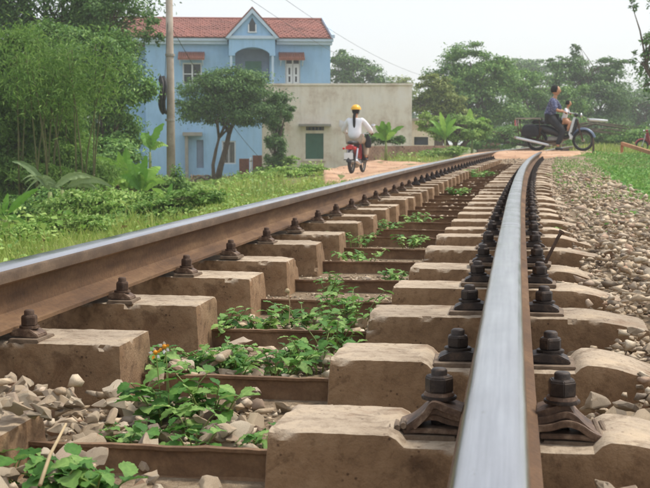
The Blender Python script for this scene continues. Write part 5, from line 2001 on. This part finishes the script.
def motorbike(loc, rz, label, body, tail, shield, plate=True, mirrors=True, front_f=None, metal=None):
    """step-through motorbike, local +y = forward, wheels on z = 0"""
    o = empty('motorbike', loc, rz)
    metal = metal or M['chrome']
    r = .28
    wheel(o, -.58, r, 'rear_wheel'); wheel(o, .62, r, 'front_wheel', .038)
    # side body: a smooth shell
    skin('body', [(0, -.72, .66), (0, -.55, .62), (0, -.25, .56), (0, -.02, .44), (0, .16, .34), (0, .30, .42), (0, .42, .66), (0, .46, .86)],
         [(i, i + 1) for i in range(7)], [(.07, .05), (.11, .08), (.13, .12), (.10, .10), (.08, .07), (.06, .06), (.07, .06), (.06, .05)], body, o, 2, 2)
    skin('seat', [(0, -.72, .76), (0, -.5, .765), (0, -.2, .755), (0, .02, .73)], [(0, 1), (1, 2), (2, 3)], [(.09, .045), (.13, .05), (.14, .055), (.10, .045)], M['blackplastic'], o, 2, 1)
    mb = MB(); mb.tube([(0, -.3, .30), (0, -.12, .26), (0, .08, .30)], [.10, .13, .09], 10); mb.tube([(.0, .0, .3), (0, .22, .34)], [.07, .05], 10)
    mb.build('engine', M['greycon'], o, True)
    # leg shield: two curved panels either side of the steering head
    for s_ in (-1, 1):
        mb = MB(); vs, fs = [], []
        N = 8
        for i in range(N + 1):
            t = i / N
            z = .30 + .58 * t; y_ = .28 + .14 * t + (.05 if t < .2 else 0)
            w = .22 - .12 * t * t + (-.05 if i == 0 else 0)
            for q in range(5):
                vs.append((s_ * w * q / 4, y_ - .05 * (q / 4) ** 2, z))
        n0 = len(vs)
        vs += [(a, b_ + .012, c_) for a, b_, c_ in vs]
        for i in range(N):
            for q in range(4):
                a_ = i * 5 + q
                fs += [(a_, a_ + 1, a_ + 6, a_ + 5), (a_ + n0, a_ + n0 + 5, a_ + n0 + 6, a_ + n0 + 1)]
        mb.add(vs, fs); mb.build('leg_shield', shield, o, True)
    mb = MB(); mb.tube([(-.06, .62, r), (-.06, .52, .58), (-.05, .47, .80)], .02, 6); mb.tube([(.06, .62, r), (.06, .52, .58), (.05, .47, .80)], .02, 6); mb.build('fork', metal, o)
    arcstrip(.62, r, r + .02, .25, 2.7, .055, .01, front_f or body, 'front_fender', o)
    arcstrip(-.58, r, r + .03, .6, 3.1, .065, .01, M['blackplastic'], 'rear_fender', o)
    skin('headlamp_cowl', [(0, .36, .95), (0, .50, .93)], [(0, 1)], [(.10, .07), (.08, .06)], body, o, 2)
    hl = ball('headlight', (0, .56, .93), .06, M['chrome'], o, 1, .5, 1)
    mb = MB(); mb.tube([(-.33, .24, .98), (-.22, .30, .99), (0, .40, .98), (.22, .30, .99), (.33, .24, .98)], .014, 6); hbo = mb.build('handlebar', M['chrome'], o, True)
    for s_ in (-1, 1):
        mb = MB(); mb.tube([(s_ * .36, .21, .975), (s_ * .25, .28, .99)], .02, 8); mb.build('grip', M['rubber'], hbo)
        if mirrors:
            mb = MB(); mb.tube([(s_ * .24, .30, .99), (s_ * .28, .30, 1.12), (s_ * .33, .29, 1.17)], .006, 5)
            mr = mb.build('mirror', M['blackplastic'], o)
            ball('mirror_glass', (s_ * .35, .28, 1.19), .05, M['chrome'], mr, 1.2, .3, .8)
    skin('tail_piece', [(0, -.78, .66), (0, -.66, .68)], [(0, 1)], [(.09, .05), (.11, .06)], tail, o, 2)
    mb = MB(); mb.box(-.08, .08, -.875, -.84, .60, .68, 0, .006); mb.build('tail_light', M['redlens'], o)
    for s_ in (-1, 1):
        ball('turn_signal', (s_ * .14, -.82, .62), .035, M['redlens'], o, 1, .8, .8)
    if plate:
        mb = MB(); mb.box(-.11, .11, -.90, -.888, .36, .52); pl = mb.build('license_plate', M['whitepaint'], o)
    mb = MB(); mb.tube([(.12, .02, .26), (.14, -.3, .24), (.15, -.75, .32)], [.025, .035, .045], 8); mb.build('exhaust', metal, o, True)
    mb = MB(); mb.tube([(-.26, -.02, .28), (.26, -.02, .28)], .014, 6); mb.tube([(-.24, -.42, .34), (.24, -.42, .34)], .012, 6); mb.build('foot_peg', M['rubber'], o)
    for s_ in (-1, 1):
        mb = MB(); mb.tube([(s_ * .11, -.58, .30), (s_ * .12, -.45, .62)], .025, 7); mb.build('shock_absorber', metal, o)
    tag(o, label, 'motorbike', 'motorbikes')
    return o


def head(parent, c, r=.098, facing=(0, 1, 0), hair=True):
    """skull with nose, ears, eyes and mouth; facing is the look direction"""
    f_ = Vector(facing).normalized()
    rz = math.atan2(-f_.x, f_.y)
    h = empty_head = None
    bm = bmesh.new()
    bmesh.ops.create_uvsphere(bm, u_segments=20, v_segments=16, radius=1)
    for v in bm.verts:
        x, y, z = v.co
        jaw = 1 - .28 * max(0, -z) ** 1.3
        v.co = Vector((x * r * .80 * jaw, y * r * .98 * (1 - .12 * max(0, -z)), z * r * 1.18))
        if y > .8 and abs(x) < .25 and -.35 < z < .15: v.co.y += r * .17
        if .55 < y and .25 < abs(x) < .5 and -.05 < z < .25: v.co.y -= r * .07
    me = bpy.data.meshes.new('head')
    bm.to_mesh(me); bm.free(); me.materials.append(M['skin'])
    o = link('head', me, None, parent, True, c, (0, 0, rz))
    mb = MB()
    for s_ in (-1, 1):
        mb.tube([(s_ * r * .30, r * .86, r * .08), (s_ * r * .30, r * .93, r * .08)], [r * .1, r * .05], 8)
    mb.build('eyes', M['hair'], o)
    mb = MB(); mb.box(-r * .22, r * .22, r * .86, r * .92, -r * .58, -r * .5); mb.build('mouth', M['redplastic'], o)
    return o


def hand(parent, wrist, direction, nm='hand', s=1.0):
    """fist closed on a grip: palm and five bent fingers"""
    d = Vector(direction).normalized()
    w = Vector(wrist)
    side = d.cross(Vector((0, 0, 1))).normalized()
    pts = [w, w + d * .05 * s, w + d * .085 * s]
    edges = [(0, 1), (1, 2)]
    rad = [.022 * s, (.03 * s, .018 * s), (.03 * s, .016 * s)]
    for k, ln in enumerate((.9, 1.0, .95, .8)):
        b0 = w + d * .08 * s + side * (-.027 + .018 * k) * s
        i = len(pts)
        pts += [b0, b0 + d * .03 * s * ln + Vector((0, 0, -.004)), b0 + d * .035 * s * ln + Vector((0, 0, -.032 * s)), b0 + d * .012 * s + Vector((0, 0, -.045 * s))]
        edges += [(2, i), (i, i + 1), (i + 1, i + 2), (i + 2, i + 3)]
        rad += [.009 * s] * 4
    i = len(pts)
    pts += [w + d * .035 * s + side * .03 * s, w + d * .06 * s + side * .035 * s + Vector((0, 0, -.03 * s))]
    edges += [(1, i), (i, i + 1)]
    rad += [.010 * s, .008 * s]
    return skin(nm, pts, edges, rad, M['skin'], parent, 1)


def rider(loc, rz, label, top, bottom, lean=.12, hip=(0, -.28, .86), hair_long=False, helmet=None, feet=((-.14, .1, .30), (.14, .1, .30)), s=1.0, arms_to=((-.33, .22, 1.0), (.33, .22, 1.0)), loose=1.0, knees=None, shoe=M['black'] if False else None, face=(0, 1, 0), flare=0.0, sleeve=1.0):
    o = empty('person', loc, rz)
    H = Vector(hip)
    chest = H + Vector((0, lean * .7, .34 * s)); nk = H + Vector((0, lean, .52 * s)); hd = H + Vector((face[0] * .02, lean + .035, .635 * s))
    sh = [chest + Vector((q * .17 * s, .0, .12 * s)) for q in (-1, 1)]
    kn = knees or [H + Vector((q * .20 * s, .40 * s, -.10)) for q in (-1, 1)]
    ft = [Vector(f_) for f_ in feet]
    el = []
    for i, q in enumerate((-1, 1)):
        m_ = (sh[i] + Vector(arms_to[i])) / 2
        el.append(m_ + Vector((q * .09, -.06, -.10)) * s)
    wr = [Vector(a) - (Vector(a) - e).normalized() * .09 for a, e in zip(arms_to, el)]
    # one continuous body under the clothes
    pts = [H, H + Vector((0, lean * .3, .17 * s)), chest, nk, hd - Vector((0, 0, .06 * s))]
    ed = [(0, 1), (1, 2), (2, 3), (3, 4)]
    rd = [(.14 * s, .11 * s), (.12 * s, .09 * s), (.15 * s, .10 * s), .05 * s, .05 * s]
    for i in range(2):
        k = len(pts)
        pts += [sh[i], el[i], wr[i]]
        ed += [(2, k), (k, k + 1), (k + 1, k + 2)]
        rd += [.055 * s, .04 * s, .026 * s]
    for i, q in enumerate((-1, 1)):
        k = len(pts)
        pts += [H + Vector((q * .10 * s, .04, -.02)), kn[i], ft[i] + Vector((0, -.03, .08))]
        ed += [(0, k), (k, k + 1), (k + 1, k + 2)]
        rd += [.09 * s, .06 * s, .038 * s]
    skin('body', pts, ed, rd, M['skin'], o, 2)
    for i in range(2):
        hand(o, wr[i], Vector(arms_to[i]) - wr[i], 'hand', s)
    head(o, hd + Vector((0, 0, .04 * s)), .104 * s, face)
    # shirt
    pts = [H + Vector((0, -.03, -.07 if hair_long else -.03)), H + Vector((0, lean * .3, .17 * s)), chest, nk - Vector((0, 0, .04))]
    ed = [(0, 1), (1, 2), (2, 3)]
    L_ = loose
    rd = [(.185 * s * L_, .15 * s * L_), (.16 * s * L_, .125 * s * L_), (.175 * s, .125 * s), .065 * s]
    for i in range(2):
        k = len(pts)
        pts += [sh[i], el[i], el[i].lerp(wr[i], sleeve)]
        ed += [(2, k), (k, k + 1), (k + 1, k + 2)]
        rd += [.075 * s, .062 * s * L_, .048 * s * L_]
    skin('shirt', pts, ed, rd, top, o, 2)
    if flare:
        mb = MB()
        for i, q in enumerate((-1,)):
            e, w_ = el[i], sh[i]
            v0 = w_.lerp(e, .3); v1 = e; v2 = e + Vector((q * .10, -.08, .10)); v3 = e + Vector((q * .07, -.12, .26))
            mb.add([v0, v1, v2, v3, (v0 + v2) / 2 + Vector((0, -.05, .0))], [(0, 1, 4), (1, 2, 4), (2, 3, 4), (3, 0, 4)])
        mb.build('loose_sleeve', top, o, True)
    pts = [H + Vector((0, 0, .0))]
    ed = []
    rd = [(.175 * s, .13 * s)]
    for i, q in enumerate((-1, 1)):
        k = len(pts)
        pts += [H + Vector((q * .11 * s, .06, -.02)), kn[i], ft[i] + Vector((0, -.03, .12))]
        ed += [(0, k), (k, k + 1), (k + 1, k + 2)]
        rd += [.115 * s, .085 * s, .06 * s]
    skin('trousers', pts, ed, rd, bottom, o, 2)
    for i in range(2):
        skin('shoe', [ft[i] + Vector((0, -.09, .04)), ft[i] + Vector((0, .02, .035)), ft[i] + Vector((0, .13, .02))], [(0, 1), (1, 2)], [(.04 * s, .035 * s), (.045 * s, .035 * s), (.04 * s, .02 * s)], shoe or M['blackplastic'], o, 1)
    hc = hd + Vector((0, 0, .04 * s))
    f_ = Vector(face)
    if helmet:
        hm = ball('helmet', hc + Vector((0, -.005, .025)), .128 * s, helmet, o, 1.02, 1.12, 1.0, -.2)
        mb = MB(); mb.tube([(0, .12, .0), (0, .17, -.01)], [.05, .03], 8)
        ball('helmet_peak', (0, .11, -.0), .08, helmet, hm, 1.1, .8, .16)
        mb = MB()
        for q in (-1, 1):
            mb.tube([(q * .10, 0, -.01), (q * .08, .01, -.09), (0, .05, -.15)], .005, 4)
        mb.build('strap', M['black'], hm)
    ball('hair', hc - f_ * .034 * s + Vector((0, 0, (.0 if helmet else .022) * s)), (.098 if helmet else .110) * s, M['hair'], o, .93, 1.0, 1.12, -.55 if not helmet else -.8)
    if hair_long:
        skin('ponytail', [hc + Vector((0, -.08, -.02)), hc + Vector((-.01, -.16, -.16)), hc + Vector((.0, -.18, -.36)), hc + Vector((.02, -.19, -.56)), hc + Vector((.025, -.18, -.66))],
             [(i, i + 1) for i in range(4)], [.035, .04, .035, .028, .008], M['hair'], o, 2)
    tag(o, label, 'person', 'people riding motorbikes')
    return o


def ground_at(px, py, d):
    p = P(px, py, d)
    return Vector((p.x, p.y, gz(p.x, p.y) + .035))


# scooter with the woman, seen from behind
g = ground_at(357, 172, 29.6)
RZ = -YAW * 0 + R(-6)
motorbike(g, RZ, 'dark red motorbike with white number plate ridden away up the dirt road', M['redplastic'], M['redplastic'], M['blackplastic'])
rider(g, RZ, 'woman in a loose white shirt and yellow helmet with a long black ponytail riding away', M['whitecloth'], M['beige'], .10, (0, -.26, .88),
      True, M['yellow'], ((-.24, .0, .30), (.24, .0, .30)), 1.0, loose=1.22, flare=1.0)
bg = MB()
bag = skin('shoulder_bag', [g + Vector((.27, -.05, .98)), g + Vector((.285, -.05, .80)), g + Vector((.29, -.05, .62))], [(0, 1), (1, 2)], [(.02, .02), (.05, .09), (.045, .08)], M['black'], None, 2, 1)
tag(bag, 'black bag hanging at the right side of the woman in the white shirt', 'bag')

# loaded motorbike with man and child, seen in profile heading right
g2 = ground_at(559, 149, 31.0)
g2.z = P(559, 148.5, 31.0).z
g2.z = gz(g2.x, g2.y) + .035
RZ2 = YAW - R(110)
mk = motorbike(g2, RZ2, 'dark loaded motorbike with white leg shield crossing the track from left to right', M['blackplastic'], M['blackplastic'], M['whitepaint'], False, False, M['bluegrey'], M['nutrust'])
rider(g2, RZ2, 'man in a purple patterned short-sleeved shirt and dark trousers driving the loaded motorbike', M['shirt'], M['black'], .13, (0, -.26, .86), False, None,
      ((-.2, .0, .29), (.24, .02, .03)), 1.06, sleeve=.05, knees=[Vector((-.2, .2, .72)), Vector((.22, .14, .52))], loose=1.32)
rider(g2, RZ2, 'small child in a white top standing in front of the man on the loaded motorbike', M['whitecloth'], M['skin'], .08, (0, .12, .80), False, None,
      ((-.1, .26, .44), (.12, .26, .44)), .64, arms_to=((-.2, .34, 1.0), (.2, .34, 1.0)), sleeve=.1, knees=[Vector((-.1, .3, .72)), Vector((.12, .3, .72))])
rk = empty('cargo_rack', g2, RZ2)
mb = MB(); mb.box(-.22, .22, -1.12, -.45, .84, .87); me = finish(mb, 'rack_board', M['greycon'], .004); link('rack_board', me, None, rk)
mb = MB()
for x in (-.2, .2):
    mb.tube([(x, -1.08, .84), (x, -1.02, .30), (x, -.45, .26)], .012, 6); mb.tube([(x, -.5, .84), (x, -.45, .26)], .012, 6)
    mb.tube([(x, -1.05, .55), (x, -.48, .55)], .010, 6)
mb.build('rack_frame', M['nutrust'], rk, True)
mb = MB(); mb.box(-.21, .21, -1.14, -1.121, .66, .82); mb.build('rear_board', M['redlens'], rk)
for s_ in (-1, 1):
    pb = skin('pannier', [(s_ * .27, -.95, .55), (s_ * .29, -.72, .50), (s_ * .27, -.50, .56)], [(0, 1), (1, 2)], [(.06, .16), (.08, .19), (.06, .15)], M['black'], rk, 2, 1)
tag(rk, 'flat grey carrier rack with rusty frame over the rear wheel of the loaded motorbike', 'rack')
for nm, a, b_, lab in (('white_pole', (.34, -1.10, .36), (.34, -.22, .16), 'long white pole slung low beside the rear wheel of the loaded motorbike'),
                       ('white_pole', (.10, .75, .82), (.10, 1.25, .78), 'white pole end sticking out ahead of the loaded motorbike')):
    A, B = Vector(a), Vector(b_)
    A = Vector((-A.x, A.y, A.z)) if False else A
    e = empty(nm, g2, RZ2)
    mb = MB(); mb.tube([A, A.lerp(B, .5), B], [.032, .034, .03], 8); mb.build('pole_tube', M['whitepaint'], e, True)
    mb = MB(); mb.tube([A - (B - A).normalized() * .02, A + (B - A).normalized() * .03], [.037, .037], 8); mb.build('end_cap', M['greycon'], e)
    tag(e, lab, 'pole', 'white poles on the loaded motorbike')

# red motorbike cut by the right edge
g3_ = ground_at(652, 142, 52)
motorbike(g3_ + Vector((.2, 0, 0)), YAW + R(70), 'red motorbike parked beyond the grass at the right edge of the picture', M['redplastic'], M['redplastic'], M['redplastic'])

# ================================================================== haze
hz = MB(); hz.box(-420, 420, -62, 330, -4.2, 24)
m = bpy.data.materials.new('haze_air'); m.use_nodes = True
nt = m.node_tree
nt.nodes.remove(nt.nodes['Principled BSDF'])
pv = nt.nodes.new('ShaderNodeVolumePrincipled')
pv.inputs['Color'].default_value = (0.93, 0.96, 1, 1)
pv.inputs['Density'].default_value = 0.0012
nt.links.new(pv.outputs[0], nt.nodes['Material Output'].inputs['Volume'])
tag(hz.build('haze', m), 'pale haze in the air over the whole place', 'haze', kind='stuff')
